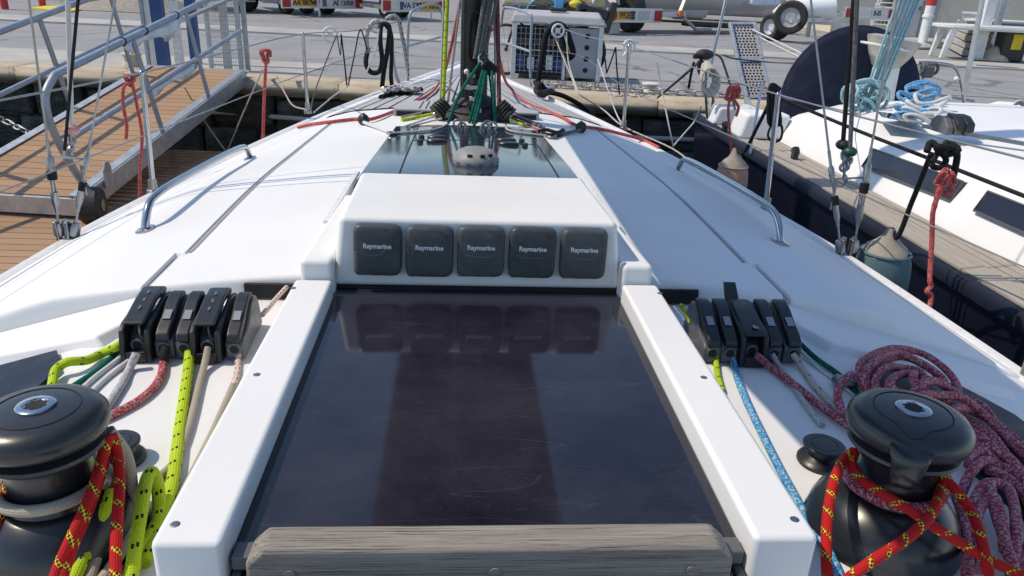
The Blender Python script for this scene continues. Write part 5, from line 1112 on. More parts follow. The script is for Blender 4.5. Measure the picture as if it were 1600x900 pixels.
# rope bundle, clutches and hatch on its coachroof
def nroof(px, py, up=0.0): return at(px, py, 1.69+up)
for nm, mt, lab, off in (('rope_bundle', 'rope_blue', 'blue rope bundled on the coachroof of the moored yacht', 0), ('rope_bundle', 'rope_white', 'white rope bundled with the blue one on the moored yacht', 4)):
    bb = MB()
    for k in range(6 if off == 0 else 4):
        c = nroof(1436+off*2+rc.uniform(-12, 10), 180-4*k+off, .0); pts = []
        for j in range(10):
            a = 2*math.pi*j/10; pts.append(c+V((.13*math.cos(a)+rc.uniform(-.01, .01), .06*math.sin(a), .025*k+.025*math.sin(a*2+k))))
        bb.tube(spline(pts, 4, True), .014, 7, closed=True)
    tag(bb.build(nm, mt, smooth=60), lab, 'rope bundle', 'rope bundles on the moored yacht')
cbk = thing('clutch_block', 'grey rope clutch with two black levers on the moored yacht', 'rope clutch', nroof(1495, 197))
for k in range(3):
    c = nroof(1472+14*k, 195+1*k, .045); MB().prism([(-.09, -.045), (-.09, 0), (-.04, .045), (.05, .05), (.09, .01), (.09, -.045)], -.02, .02, Matrix.Translation(c) @ Matrix(((0, 0, 1, 0), (1, 0, 0, 0), (0, 1, 0, 0), (0, 0, 0, 1)))).build('clutch_body', 'mid_plastic', cbk, bevel=.006)
    if k: MB().prism([(-.105, -.02), (-.10, .03), (-.04, .065), (.03, .07), (.03, .055), (-.04, .045)], -.026, .026, Matrix.Translation(c) @ Matrix(((0, 0, 1, 0), (1, 0, 0, 0), (0, 1, 0, 0), (0, 0, 0, 1)))).build('clutch_lever', 'black_plastic', cbk, bevel=.006)
hp = [nroof(1378, 183, .02), nroof(1440, 196, .02), nroof(1410, 184, .02), nroof(1362, 176, .02)]
MB().add([nroof(1378, 183), nroof(1447, 196), nroof(1425, 181), nroof(1370, 174)]+[nroof(1378, 183, .018), nroof(1447, 196, .018), nroof(1425, 181, .018), nroof(1370, 174, .018)], [(3, 2, 1, 0), (4, 5, 6, 7), (0, 1, 5, 4), (1, 2, 6, 5), (2, 3, 7, 6), (3, 0, 4, 7)]).build('roof_hatch', 'acrylic', nb, fix=True)
MB().bar(nroof(1442, 197, .014), nroof(1620, 228, .014), .03, .02).build('roof_track', 'steel_dull', nb)
# pushpit rails at its stern
f = lambda px, py, y: aty(px, py, y)
psh = MB().tube(spline([f(1437, 98, 7.0), f(1455, 98, 7.0), f(1488, 103, 7.0), f(1496, 110, 7.0), f(1503, 135, 7.0), f(1509, 185, 7.0)], 6), .014, 10).build('pushpit', 'steel', nb, smooth=60)
MB().tube([f(1435, 143, 7.0), f(1522, 158, 7.0)], .011, 8).build('pushpit_bar', 'steel', psh); MB().tube([f(1443, 100, 7.0), f(1442, 150, 7.0)], .014, 8).build('pushpit_post', 'steel_dull', psh)
MB().ball(f(1494, 124, 6.98), .028, 8).build('pushpit_clamp', 'white_plastic', psh)
MB().tube([f(1106, 92, 6.7), f(1103, 140, 6.7), f(1106, 184, 6.7)], .016, 10).build('pushpit_post', 'steel', nb); MB().tube([f(1112, 100, 6.75), f(1116, 140, 6.75), f(1112, 184, 6.75)], .014, 10).build('pushpit_post', 'steel', nb)
MB().tube([f(1191, 128, 5.6), f(1172, 240, 5.45)], .011, 8).build('stern_stanchion', 'steel', nb)
MB().tube([f(1134, 0, 7.0), f(1112, 95, 6.8), f(1109, 120, 6.8)], .014, 8).build('antenna_pole', 'steel_dull', nb)
MB().bar(f(1537, -10, 6.7), f(1506, 148, 6.7), .05, .02).build('backstay_sleeve', 'aluminium', nb)
# horseshoe block hanging on the pushpit
hk = thing('hanging_block', 'dark grey block and rope hung on the stern rail of the moored yacht', 'block', f(1448, 120, 6.95))
for k in range(4): MB().torus(f(1441+6*k, 108, 6.95), .045, .014, 16, 8, Matrix.Rotation(R(90), 4, 'X') @ Matrix.Rotation(R(70-20*k), 4, 'Y')).build('rope_turn', 'rope_darkgrey', hk)
MB().box(f(1450, 112, 6.93), (.11, .05, .11)).build('cheek', 'grey_plastic', hk, bevel=.02)
# coiled white rope and black winch handle on the near stern post
cw = MB()
for k in range(6): cw.tube(spline([f(1108+16*math.cos(a)*(.6+.06*k)+(k-3), 118+k*2+22*math.sin(a), 6.62-.01*k) for a in [2*math.pi*j/10 for j in range(10)]], 4, True), .011, 6, closed=True)
tag(cw.build('rope_coil', 'rope_cream', smooth=60), 'cream rope coil hanging on the stern post of the moored yacht', 'rope coil')
rope('line_end', 'cream rope tail hanging below the coil on the stern post', [f(1102, 125, 6.6), f(1098, 140, 6.6), f(1104, 150, 6.6), f(1114, 148, 6.6), f(1118, 135, 6.6), f(1114, 120, 6.6)], .011, 'rope_cream', n=6, group='lines on the moored yacht stern')
hd = thing('outboard_bracket', 'black padded bracket on top of the stern post', 'bracket', f(1100, 88, 6.7))
MB().ball(f(1101, 85, 6.68), .055, 10, (1.5, 1, .8)).build('pad', 'black_rubber', hd); MB().bar(f(1083, 88, 6.68), f(1097, 88, 6.68), .04, .04).build('grip', 'black_rubber', hd, bevel=.01)
MB().tube(spline([f(1097, 90, 6.66), f(1092, 105, 6.66), f(1094, 114, 6.66), f(1100, 112, 6.66), f(1100, 95, 6.66)], 5), .016, 8).build('loop', 'rope_black', hd)
g = 'lines on the moored yacht stern'
rope('line_end', 'dark mooring line running from the stern post down to the quay', [f(1092, 97, 6.75), f(1060, 125, 7.8), f(1028, 152, 9.0)], .014, 'rope_darkgrey', n=6, group=g)
rope('line_end', 'short dark strut standing left of the stern post', [f(1084, 98, 6.9), f(1080, 115, 7.2), f(1076, 137, 7.6)], .012, 'rope_black', n=6, group=g)
rope('line_end', 'bent black hose arching right of the stern post', [f(1112, 90, 6.9), f(1118, 85, 7.0), f(1126, 90, 7.0), f(1134, 110, 7.0), f(1140, 130, 7.0), f(1145, 155, 6.8), f(1148, 170, 6.5)], .010, 'rope_darkgrey', n=6, group=g)
rope('line_end', 'dark guard line running from the stern post to the gangplank', [f(1130, 86, 6.9), f(1150, 92, 7.4), f(1200, 97, 7.6), f(1245, 99, 7.0)], .008, 'rope_darkgrey', n=6, group=g)
rope('line_end', 'thin dark guard line behind the coral knot', [f(1122, 128, 6.8), f(1160, 132, 6.5), f(1215, 142, 6.0)], .006, 'rope_darkgrey', n=6, group=g)
for k, (a, b, lab) in enumerate((((1175, 46), (1262, 88), 'upper'), ((1180, 55), (1250, 90), 'lower'))): rope('line_end', lab+' of two white lines sloping from the gangplank top', [f(*a, 8.3), f(*b, 7.4)], .008, 'rope_white', n=6, group=g)
# raised gangplank at its stern
gpk = thing('gangplank', 'perforated aluminium gangplank tipped up at the stern of the moored yacht', 'gangplank', f(1188, 152, 7.9))
plain('pale_tread', (.50, .47, .44), .7, var=.1, scale=12)
for (a, b, c_, d_) in (((1140, 37), (1178, 37), (1190, 93), (1152, 93)), ((1152, 95), (1190, 95), (1203, 150), (1166, 153))):
    ya = lambda p: 8.35-(p-37)*.004
    q4 = [f(*p, ya(p[1])) for p in (a, b, c_, d_)]; nrm = (q4[1]-q4[0]).cross(q4[3]-q4[0]).normalized()
    MB().add(q4+[p+nrm*.012 for p in q4], [(0, 1, 2, 3), (7, 6, 5, 4), (0, 4, 5, 1), (1, 5, 6, 2), (2, 6, 7, 3), (3, 7, 4, 0)]).build('tread_panel', 'pale_tread', gpk, smooth=0, fix=True)
    for u, v in ((0, 3), (1, 2)): MB().bar(q4[u]-nrm*.01, q4[v]-nrm*.01, .03, .05, nrm).build('side_rail', 'aluminium', gpk, bevel=.004)
    for u, v in ((0, 1), (3, 2)): MB().bar(q4[u], q4[v], .03, .03, nrm).build('cross_bar', 'aluminium', gpk)
    hm_ = MB(); e1 = (q4[1]-q4[0]); e2 = (q4[3]-q4[0])
    sgn = 1 if (CAM-q4[0]).dot(nrm) > 0 else -1
    for i in range(6):
        for j in range(13):
            cc_ = q4[0]+e1*((i+.5+(.25 if j % 2 else -.25)*.6)/6.0*.86+.07)+e2*((j+.5)/13)
            if sgn > 0: cc_ = cc_+nrm*.013
            else: cc_ = cc_-nrm*.001
            ex = e1.normalized()*.014; ey = e2.normalized()*.012
            pts = [cc_+ex*math.cos(k*math.pi/3)+ey*math.sin(k*math.pi/3) for k in range(6)]
            hm_.add(pts, [(0, 1, 2, 3, 4, 5)])
    tag(hm_.build('perforations', 'dark_slot', gpk, smooth=0), kind='stuff')
MB().bar(f(1166, 155, 7.9), f(1176, 175, 7.2), .04, .06).build('support_arm', 'aluminium', gpk)
# fenders between the boats
def fender(label, px, py, y, w, h, body, topm, ropepts, grp='fenders between the boats'):
    c = aty(px, py, y); fd = thing('fender', label, 'fender', c-V((0, 0, h)), grp)
    prof = [(.02, -h*1.0), (w*.6, -h*.93), (w*.92, -h*.75), (w*1.06, -h*.45), (w*1.05, -h*.22), (w*.99, -h*.09), (w*.90, -.005)]
    MB().lathe(prof, 22, Matrix.Translation(c)).build('fender_body', body, fd, smooth=50)
    MB().torus(c, w*.905, .006, 24, 6).build('fender_hem', body, fd)
    rg = []
    for k, (r, z) in enumerate(((w*.88, -.01), (w*.70, .024), (w*.42, .050), (.024, .078), (.015, .105))):
        rg.append([c+V((r*(1+.06*math.cos(a*5+k))*math.cos(a), r*(1+.06*math.cos(a*5+k))*math.sin(a), z)) for a in [2*math.pi*j/30 for j in range(30)]])
    MB().loft(rg).build('fender_neck', topm, fd, smooth=50)
    rope('fender_line', 'black line holding the '+label, [c+V((0, 0, .105))]+[aty(*p) for p in ropepts], .010, 'rope_black', n=8, group='fender lines')
fender('tan canvas fender between the two yachts', 1146, 259, 4.35, .092, .45, 'tan_canvas', 'grey_canvas', [(1158, 240, 4.3), (1185, 195, 4.0), (1207, 150, 3.7), (1213, 136, 3.66), (1219, 140, 3.66)])
fender('teal canvas fender with a beige neck between the yachts', 1384, 394, 2.88, .108, .42, 'teal_canvas', 'grey_canvas', [(1400, 372, 2.85), (1425, 315, 2.8), (1455, 240, 2.65)])
kb = aty(1470, 233, 2.62)
rope('fender_knot', 'black rope knot on the lifeline above the teal fender', [kb+V((-.05, 0, -.01)), kb+V((-.03, .02, .02)), kb+V((.0, -.02, -.01)), kb+V((.03, .02, .02)), kb+V((.06, -.01, 0)), kb+V((.02, .0, -.02)), kb+V((-.03, -.02, .01)), aty(1494, 236, 2.62), aty(1492, 265, 2.62), aty(1486, 285, 2.62)], .012, 'rope_black', group='fender lines', sub=5)
rope('fender_knot', 'short black loop hanging from the lifeline knot', [aty(1464, 240, 2.62), aty(1456, 258, 2.6), aty(1470, 262, 2.6), aty(1478, 250, 2.62), aty(1472, 238, 2.62)], .011, 'rope_black', group='fender lines', sub=5)
cbl = MB()
for k in range(4): cbl.tube(spline([aty(1205+3*k, 132+k, 3.62), aty(1200+5*k, 165, 3.6), aty(1203+4*k, 195, 3.6), aty(1213+2*k, 195, 3.6), aty(1217, 165, 3.6), aty(1214, 135, 3.62)], 4, True), .008, 6, closed=True)
tag(cbl.build('rope_hank', 'rope_black', smooth=60), 'black rope hank hanging on the starboard stanchion top', 'rope hank')
rope('line_loop', 'thin black rope loop below the hank on the starboard stanchion', [aty(1205, 195, 3.7), aty(1200, 212, 3.7), aty(1207, 222, 3.7), aty(1219, 218, 3.7), aty(1222, 200, 3.7), aty(1217, 190, 3.7)], .006, 'rope_black', n=6, group='lines on the starboard stanchion')
rope('line_loop', 'black rope running aft from the starboard stanchion top', [aty(1216, 152, 3.62), aty(1330, 200, 3.3), aty(1450, 247, 2.9), aty(1620, 314, 2.4)], .008, 'rope_black', n=6, group='lines on the starboard stanchion')
rope('line_loop', 'thin white line slanting over the moored yacht to our stanchion', [aty(1212, 150, 3.62), aty(1290, 167, 4.6), aty(1345, 178, 5.5)], .004, 'rope_grey', n=6, group='lines on the starboard stanchion')
# small white bow with ropes at the right edge
wb = thing('white_tender', 'white tender bow with a coiled rope at the right edge of the quay', 'tender', at(1590, 190, .9))
MB().loft([[aty(1570+x, 189-y_, 7.9)+V((0, d, 0)) for x, y_ in ((0, 0), (12, 14), (35, 20), (70, 18), (80, -10), (30, -14))] for d in (0, .5)]).build('tender_bow', 'gelcoat', wb, bevel=.02, fix=True)
for k in range(3): MB().torus(aty(1592, 172-2*k, 7.85), .07, .012, 16, 6, Matrix.Rotation(R(60+10*k), 4, 'X')).build('rope_turn', 'rope_white', wb)
# ================================================================== quayside background
plain('tyre', (.02, .02, .021), .75, var=.2, scale=20, grime=((.12, .11, .1), .5))
plain('red_lamp', (.32, .012, .015), .25, var=.15)
plain('yellow_plate', (.62, .34, .02), .5, var=.05)
plain('plate_white', (.55, .57, .60), .5, var=.05)
plain('plate_ink', (.02, .02, .02), .6)
plain('sky_blue_paint', (.10, .36, .62), .35, var=.1)
plain('cream_paint', (.62, .52, .30), .45, var=.1, scale=3, grime=((.3, .24, .15), .3))
plain('grey_tarp', (.30, .31, .33), .7, var=.15, scale=2, bump=.3, bscale=5)
plain('dark_grey', (.10, .10, .11), .6, var=.15, scale=3)
plain('beige_wall', (.66, .58, .45), .85, var=.08, scale=1.2, grime=((.3, .26, .2), .3))
plain('yellow_paint', (.70, .55, .03), .7, var=.1, scale=8, grime=((.3, .27, .2), .5))
plain('red_paint', (.50, .03, .025), .5, var=.12, scale=6)
plain('orange_lens', (.6, .18, .02), .3)
def G(px, py, h=0): return at(px, py, QZ)+V((0, 0, h))
def wheel(parent, c, r, w, axis_rz=0, name='wheel', hubmat='plate_white'):
    mm = Matrix.Translation(c) @ Matrix.Rotation(axis_rz, 4, 'Z') @ Matrix.Rotation(R(90), 4, 'Y')
    t_ = MB().lathe([(r*.58, -w*.45), (r*.72, -w/2), (r*.9, -w/2), (r, -w*.33), (r, w*.33), (r*.9, w/2), (r*.72, w/2), (r*.58, w*.45)], 26, mm, caps=False).build(name, 'tyre', parent, smooth=40)
    MB().lathe([(.002, -w*.30), (r*.25, -w*.32), (r*.35, -w*.2), (r*.55, -w*.25), (r*.58, -w*.45), (r*.6, 0), (r*.58, w*.45), (r*.55, w*.25), (r*.35, w*.2), (r*.25, w*.32), (.002, w*.30)], 20, mm, caps=False).build('rim', hubmat, t_, smooth=35)
    return t_
def trailer(label, px0, px1, py, z0, hgt, plates, wheels, grp='boat trailers parked beyond the road', length=5.0, lampw=.24, dy=-1.0, beams=True):
    gL, gR = G(px0, py), G(px1, py); gR = V((gR.x, gR.y, QZ)); mid = (gL+gR)/2; ex = (gR-gL); Wd = ex.length; ex.normalize(); ey = V((-ex.y, ex.x, 0)); rz = math.atan2(ex.y, ex.x)
    th = thing('boat_trailer', label, 'trailer', mid, grp); o = mid
    P = lambda x, y, z: o+ex*x+ey*y+V((0, 0, z))
    lb = MB().box(P(0, 0, z0+hgt/2), (Wd, .06, hgt), rz=rz).build('light_board', 'aluminium', th, bevel=.008)
    mT = lambda x, z: Matrix.Translation(P(x, -.034, z)) @ Matrix.Rotation(rz, 4, 'Z') @ Matrix.Rotation(R(90), 4, 'X')
    for s_ in (-1, 1): MB().box(P(s_*(Wd/2-lampw/2-.02), -.045, z0+hgt*.5), (lampw, .05, hgt*.78), rz=rz).build('tail_lamp', 'red_lamp', lb, bevel=.02)
    for x, w, mt, txt in plates:
        MB().box(P(x, -.036, z0+hgt*.5), (w, .012, hgt*.62), rz=rz).build('number_plate', mt, lb)
        if txt: put_text(txt, hgt*.62, 'plate_ink', lb, mT(x, z0+hgt*.5) @ Matrix.Translation((0, 0, .009)), .001, .006, spacing=.9)
    if beams:
        for s_ in (-1, 1): MB().bar(P(s_*Wd*.3, .03, z0+.08), P(s_*Wd*.12, length, z0+.10), .08, .10).build('chassis_beam', 'galvanised', th)
        MB().bar(P(-Wd*.45, 1.4, z0+.1), P(Wd*.45, 1.4, z0+.1), .08, .08).build('axle', 'galvanised', th)
    for x, y, r, w in wheels:
        wheel(th, P(x, y, r), r, w, rz)
        MB().lathe([(r*1.2, -w*.6), (r*1.22, 0), (r*1.2, w*.6)], 26, Matrix.Translation(P(x, y, r)) @ Matrix.Rotation(rz, 4, 'Z') @ Matrix.Rotation(R(90), 4, 'Y') , caps=False).build('mudguard_ring', 'dark_grey', th) if False else None
    return th, P, rz
# left trailers with their loads above the frame
tA, PA, rA = trailer('trailer with an orange number plate and two red lamps, left of the mast', 441, 567, 26, .22, .30, [(-.55, .80, 'yellow_plate', 'AA*887MN'), (.02, .12, 'dark_grey', ''), (.62, .66, 'plate_white', 'AE 12058')], [(.10, 1.2, .30, .26), (.78, 1.2, .30, .30), (-.5, 1.3, .30, .26)])
tB, PB, rB = trailer('trailer with red lamp and blue banded plates just left of the mast', 597, 697, 33, .24, .34, [(-.46, .10, 'blue_paint', ''), (-.12, .52, 'plate_white', 'VA 52P'), (.52, .74, 'yellow_plate', 'CW 92GFD')], [(-.32, 1.0, .31, .26), (.55, 1.6, .31, .24)])
tC, PC, rC = trailer('trailer with only its red corner lamp showing beside the mesh fence', 330, 400, 20, .30, .32, [], [(.62, .5, .36, .34), (1.05, 1.1, .36, .3)])
def tarp_boat(th, P, x, w, z0, L, mat, name='boat_hull'):
    rg = []
    for k in range(8):
        y = lerp(.5, L, k/7); f_ = (1-(k/7)**3)
        rg.append([P(x+sx_*w*f_, y, z0+z) for sx_, z in ((-.05, 0), (-.6, .18), (-1, .65), (-.96, .95), (0, 1.1), (.96, .95), (1, .65), (.6, .18), (.05, 0))])
    return MB().loft(rg).build(name, mat, th, smooth=45, fix=True)
ho = thing('boat_on_trailer', 'dark blue boat hull resting on the left trailers beyond the road', 'boat', PA(0, 2, .5), 'boats on trailers'); tarp_boat(ho, PA, .1, 1.15, .60, 5.5, 'blue_paint')
ho = thing('boat_on_trailer', 'dark grey boat hull resting on the trailer just left of the mast', 'boat', PB(0, 2, .5), 'boats on trailers'); tarp_boat(ho, PB, -.2, .75, .66, 5, 'dark_grey')
ho = thing('boat_on_trailer', 'dark hull on the trailer beside the mesh fence', 'boat', PC(0, 2, .5), 'boats on trailers'); tarp_boat(ho, PC, .2, .9, .72, 5, 'blue_paint')
MB().tube([PA(-.3, -.3, .02), PA(-.28, -.2, .45)], .03, 8).build('prop_stand', 'galvanised', tA); MB().tube([PB(.42, -.2, .02), PB(.42, -.2, .3)], .02, 8).build('prop_stand', 'galvanised', tB)
# cream and blue cart with two wheels
cb0 = G(872, 50); kart = thing('cream_cart', 'cream coloured cart with light blue mudguard and old wheels', 'cart', cb0)
K = lambda x, y, z: cb0+QE1*x+QE2*y+V((0, 0, z))
m = MB(); m.add([K(-1.5, .3, .62), K(1.2, .3, .62), K(1.2, 2.0, .62), K(-1.5, 2.0, .62), K(-1.5, .3, 1.7), K(1.2, .3, 1.7), K(1.2, 2.0, 1.7), K(-1.5, 2.0, 1.7)], [(3, 2, 1, 0), (4, 5, 6, 7), (0, 1, 5, 4), (1, 2, 6, 5), (2, 3, 7, 6), (3, 0, 4, 7)]); m.build('cart_body', 'cream_paint', kart, bevel=.06)
MB().box(K(-.2, .3, .55), (2.6, .1, .12), rz=QA).build('sill_beam', 'dark_grey', kart)
for x, y in ((-.42, .15), (.42, .0)):
    wheel(kart, K(x, y, .34 if x < 0 else .40), .34 if x < 0 else .42, .2, QA+R(68), hubmat='chain_rust')
arc = [K(-.42+.46*math.cos(a), .12, .34+.46*math.sin(a)) for a in [math.pi*k/10 for k in range(11)]]
m = MB(); m.sheet([arc, [p+QE2*.35 for p in arc]]); o = m.build('mudguard', 'sky_blue_paint', kart, smooth=60); o.modifiers.new('t', 'SOLIDIFY').thickness = .04
MB().box(K(-.02, .1, .5), (.24, .3, .8), rz=QA).build('blue_panel', 'sky_blue_paint', kart, bevel=.03)
MB().ball(K(.40, -.35, .72), .14, 10, (1.2, .9, .7)).build('yellow_hub_cap', 'yellow_paint', kart)
# dark machine between cart and right trailer
mc_ = thing('outboard_motor', 'black outboard engine with yellow cowl leaning behind the crate', 'outboard motor', G(925, 56))
b = G(925, 62)
MB().box(b+V((-.05, 0, .62)), (.75, .3, .22), ry=.2).build('engine_leg', 'black_plastic', mc_, bevel=.05); MB().box(b+V((.38, 0, .5)), (.16, .22, .7), ry=.25).build('engine_bracket', 'black_plastic', mc_, bevel=.04); MB().box(b+V((.05, -.1, .36)), (.5, .06, .05), ry=.2).build('blue_strap', 'sky_blue_paint', mc_)
MB().box(b+V((-.25, 0, .5)), (.3, .3, .5), ry=-.2).build('engine_cowl', 'black_plastic', mc_, bevel=.08)
# right trailers
tD, PD, rD = trailer('trailer with a yellow plate and a big wheel right of the crate', 945, 1030, 54, .30, .36, [(-.42, .48, 'yellow_plate', 'T1 992EZ'), (-.08, .14, 'dark_grey', ''), (.30, .38, 'galvanised', '')], [(.62, .9, .42, .34), (.95, 1.1, .34, .3)])
jb = PD(1.6, .3, .0)
MB().bar(PD(.8, .1, .5), PD(2.0, .2, .52), .1, .12).build('draw_bar', 'aluminium', tD); MB().box(PD(1.75, .1, .55), (.16, .1, .16), rz=rD).build('side_lamp', 'orange_lens', tD, bevel=.03)
MB().bar(PD(1.7, .1, .55), PD(2.5, .5, 1.6), .08, .08).build('winch_post', 'galvanised', tD); MB().tube([PD(1.85, .1, .45), PD(2.5, .2, .12), PD(3.1, .2, .12)], .05, 8).build('lower_frame', 'galvanised', tD)
MB().lathe([(.46, -.16), (.50, 0), (.46, .16)], 26, Matrix.Translation(PD(.62, .9, .55)) @ Matrix.Rotation(rD, 4, 'Z') @ Matrix.Rotation(R(90), 4, 'Y'), caps=True).build('mudguard', 'black_rubber', tD, smooth=30)
ws = thing('concrete_block', 'grey concrete weight on the ground at the end of the right trailer', 'concrete block', PD(-.68, -.1, 0)); MB().box(PD(-.62, .2, .16), (.40, .4, .32), rz=rD, taper=.9).build('block', 'concrete', ws, bevel=.03)
bt = thing('white_boat', 'white boat with railings standing on the right trailer', 'boat', PD(3, 1.5, .5), 'boats on trailers')
rg = []
for k in range(9):
    x = lerp(.6, 6.2, k/8); f_ = 1-.25*(k/8)**3
    rg.append([PD(x, 1.2+y*f_, .55+z) for y, z in ((0, .05), (-.35, .18), (-.62, .42), (-.60, .62), (.2, .75), (1.0, .62), (1.0, .4), (.5, .1))])
MB().loft(rg).build('boat_hull', 'gelcoat', bt, smooth=45, fix=True)
for k in range(8): MB().tube([PD(1.2+.55*k, .62, 1.15), PD(1.2+.55*k, .60, 1.50)], .014, 6).build('rail_post', 'steel', bt)
MB().tube([PD(.9, .6, 1.5), PD(5.4, .6, 1.5)], .014, 6).build('rail', 'steel', bt); MB().tube([PD(.9, .6, 1.32), PD(5.4, .6, 1.32)], .010, 6).build('rail', 'steel', bt)
MB().box(PD(3.4, 1.5, 1.45), (1.6, .9, .5), rz=rD).build('cabin', 'gelcoat', bt, bevel=.12)
MB().box(PD(5.6, .7, .95), (1.3, .5, .35), rz=rD).build('engine_cover', 'plastic_sheet', bt, bevel=.08)
ba = MB().ball(PD(6.0, 1.0, 1.30), .36, 12, (1.5, 1, .55)).build('blue_cover', 'sky_blue_paint', bt)
MB().bar(PD(2.4, .5, .25), PD(4.2, .5, .2), .5, .12).build('dark_float', 'black_rubber', bt, bevel=.05)
# spare-wheel trailer
tE, PE, rE = trailer('trailer with its light board under the stacked chairs', 1311, 1388, 66, .62, .30, [(.25, .5, 'plate_white', 'B-05')], [], length=3.0, lampw=.26)
MB().bar(PE(-3.4, -.3, .55), PE(-.5, .1, .62), .07, .09).build('draw_bar', 'aluminium', tE)
for y in (.5, ): wheel(tE, PE(-2.95, .6, .34), .34, .5, rE)
sw = thing('spare_wheel', 'big spare wheel with pale rim mounted upright on the trailer', 'wheel', G(1229, 60)); cw_ = G(1229, 66, .62)
wheel(sw, cw_, .42, .24, R(60), name='tyre', hubmat='pale_mat')
wt = thing('water_tank', 'white pointed hull nose between the trailer and the spare wheel', 'boat', G(1200, 60)); MB().lathe([(.02, 0), (.18, .2), (.28, .7), (.30, 1.6)], 18, Matrix.Translation(G(1200, 63, .72)) @ Matrix.Rotation(R(84), 4, 'Y')).build('hull_nose', 'gelcoat', wt, smooth=60)
jk = thing('jockey_winch', 'galvanised winch stand with white cap beside the spare wheel', 'winch stand', G(1262, 60)); jb = G(1260, 64)
MB().bar(jb+V((0, 0, .1)), jb+V((0, 0, 1.3)), .1, .1, (0, 1, 0)).build('post', 'galvanised', jk); MB().lathe([(.14, -.1), (.16, 0), (.14, .1)], 16, Matrix.Translation(jb+V((.05, 0, .85))) @ Matrix.Rotation(R(90), 4, 'Y')).build('drum', 'white_plastic', jk); MB().bar(jb+V((0, 0, .5)), jb+V((1.2, .2, .45)), .08, .1).build('arm', 'white_plastic', jk)
# long dark hull behind
dh = thing('dark_hull', 'long grey hull wall standing behind the trailers on the right', 'boat hull', G(1270, 45)); gd = at(1275, 44, QZ)
MB().box(gd+V((0, 3.0, 1.3)), (9.5, 1.6, 2.2), rz=QA).build('hull', 'grey_tarp', dh, bevel=.15); MB().box(gd+V((-2.5, 2.1, 1.75)), (1.9, .2, .16), rz=QA).build('white_strip', 'gelcoat', dh, bevel=.03)
gh = thing('covered_boat', 'pale grey covered boat behind the white trailer boat', 'boat', G(985, 40)); gd = at(985, 36, QZ)
MB().box(gd+V((.6, 3.0, 1.4)), (5.5, 2, 2.5), rz=QA).build('cover', 'grey_tarp', gh, bevel=.2); MB().box(gd+V((-1.6, 1.8, 1.1)), (1.8, .5, 1.2), rz=QA).build('dark_flap', 'dark_grey', gh, bevel=.05)
tnt = thing('white_fairing', 'white curved plastic fairing above the yellow plated trailer', 'fairing', PD(-.7, .5, .7)); m = MB(); arcp = [PD(-.78+.42*math.cos(a), .25, .72+.26*math.sin(a)) for a in [math.pi*k/10 for k in range(11)]]
m.sheet([arcp, [p+QE2*.7 for p in arcp]]); o = m.build('shell', 'white_plastic', tnt, smooth=60); o.modifiers.new('t', 'SOLIDIFY').thickness = .03
# ---- crate cage and bicycle on the quay behind the bow
cg0 = G(868, 124); cg = thing('wire_crate', 'grey cage crate with a pale lid and bottles inside on the quay', 'crate', cg0)
C_ = lambda x, y, z: cg0+QE1*x+QE2*y+V((0, 0, z))
for x in (-.60, .10, .58): MB().bar(C_(x, 0, .0), C_(x, 0, .72), .06 if x != .10 else .035, .05, (0, 1, 0)).build('corner_post', 'white_paint', cg)
MB().box(C_(.34, .02, .36), (.42, .05, .66), rz=QA).build('side_plate', 'grey_tarp', cg, bevel=.008)
for k in range(4): MB().lathe([(.035, 0), (.035, .004), (.001, .004)], 14, Matrix.Translation(C_(.40, -.006, .14+.15*k)) @ Matrix.Rotation(QA, 4, 'Z') @ Matrix.Rotation(R(90), 4, 'X')).build('plate_hole', 'dark_slot', cg)
MB().box(C_(0, .3, .36), (1.16, .5, .62), rz=QA).build('inner_box', 'dark_slot', cg)
ldm = MB(); ldm.add([C_(-.66, -.06, .72), C_(.66, -.06, .72), C_(.66, .62, .72), C_(-.66, .62, .72), C_(-.62, -.02, .84), C_(.56, -.02, .84), C_(.56, .58, .88), C_(-.62, .58, .88)], [(3, 2, 1, 0), (4, 5, 6, 7), (0, 1, 5, 4), (1, 2, 6, 5), (2, 3, 7, 6), (3, 0, 4, 7)]); ldm.build('lid', 'pale_mat', cg, bevel=.03)
mw = MB()
for k in range(11): mw.tube([C_(-.57+.064*k, -.01, .08), C_(-.57+.064*k, -.01, .68)], .004, 4, uv=False)
for k in range(9): mw.tube([C_(-.6, -.01, .1+.07*k), C_(.12, -.01, .1+.07*k)], .004, 4, uv=False)
tag(mw.build('wire_front', 'galvanised', cg), kind='stuff')
for x, y, mt, h in ((-.5, .03, 'blue_paint', .18), (-.36, .03, 'white_plastic', .16), (-.24, .03, 'blue_paint', .14), (-.1, .03, 'white_plastic', .2), (.02, .03, 'blue_paint', .16)): MB().box(C_(x, y, .12+h/2), (.10, .05, h), rz=QA).build('bottle', mt, cg, bevel=.015)
for x in (-.45, -.2, 0): MB().box(C_(x, .03, .48), (.2, .04, .05), rz=QA).build('tray', 'chain_rust', cg)
bk = thing('bicycle', 'black bicycle leaning behind the cage crate', 'bicycle', G(850, 119)); bc = G(850, 119.5)
B_ = lambda x, y, z: bc+QE1*x+QE2*y+V((0, 0, z))
for x in (-.56, .50):
    w_ = MB().torus(B_(x, .05, .34), .33, .020 if x < 0 else .026, 36, 8, Matrix.Rotation(QA, 4, 'Z') @ Matrix.Rotation(R(90), 4, 'X')).build('wheel', 'tyre', bk)
    sp_ = MB()
    for k in range(18): a = 2*math.pi*k/18; sp_.tube([B_(x, .05, .34), B_(x+.32*math.cos(a), .05, .34+.32*math.sin(a))], .002, 4, uv=False)
    sp_.build('spokes', 'wire', w_); MB().lathe([(.025, -.04), (.025, .04)], 10, Matrix.Translation(B_(x, .05, .34)) @ Matrix.Rotation(R(90), 4, 'X')).build('hub', 'chain_rust', w_)
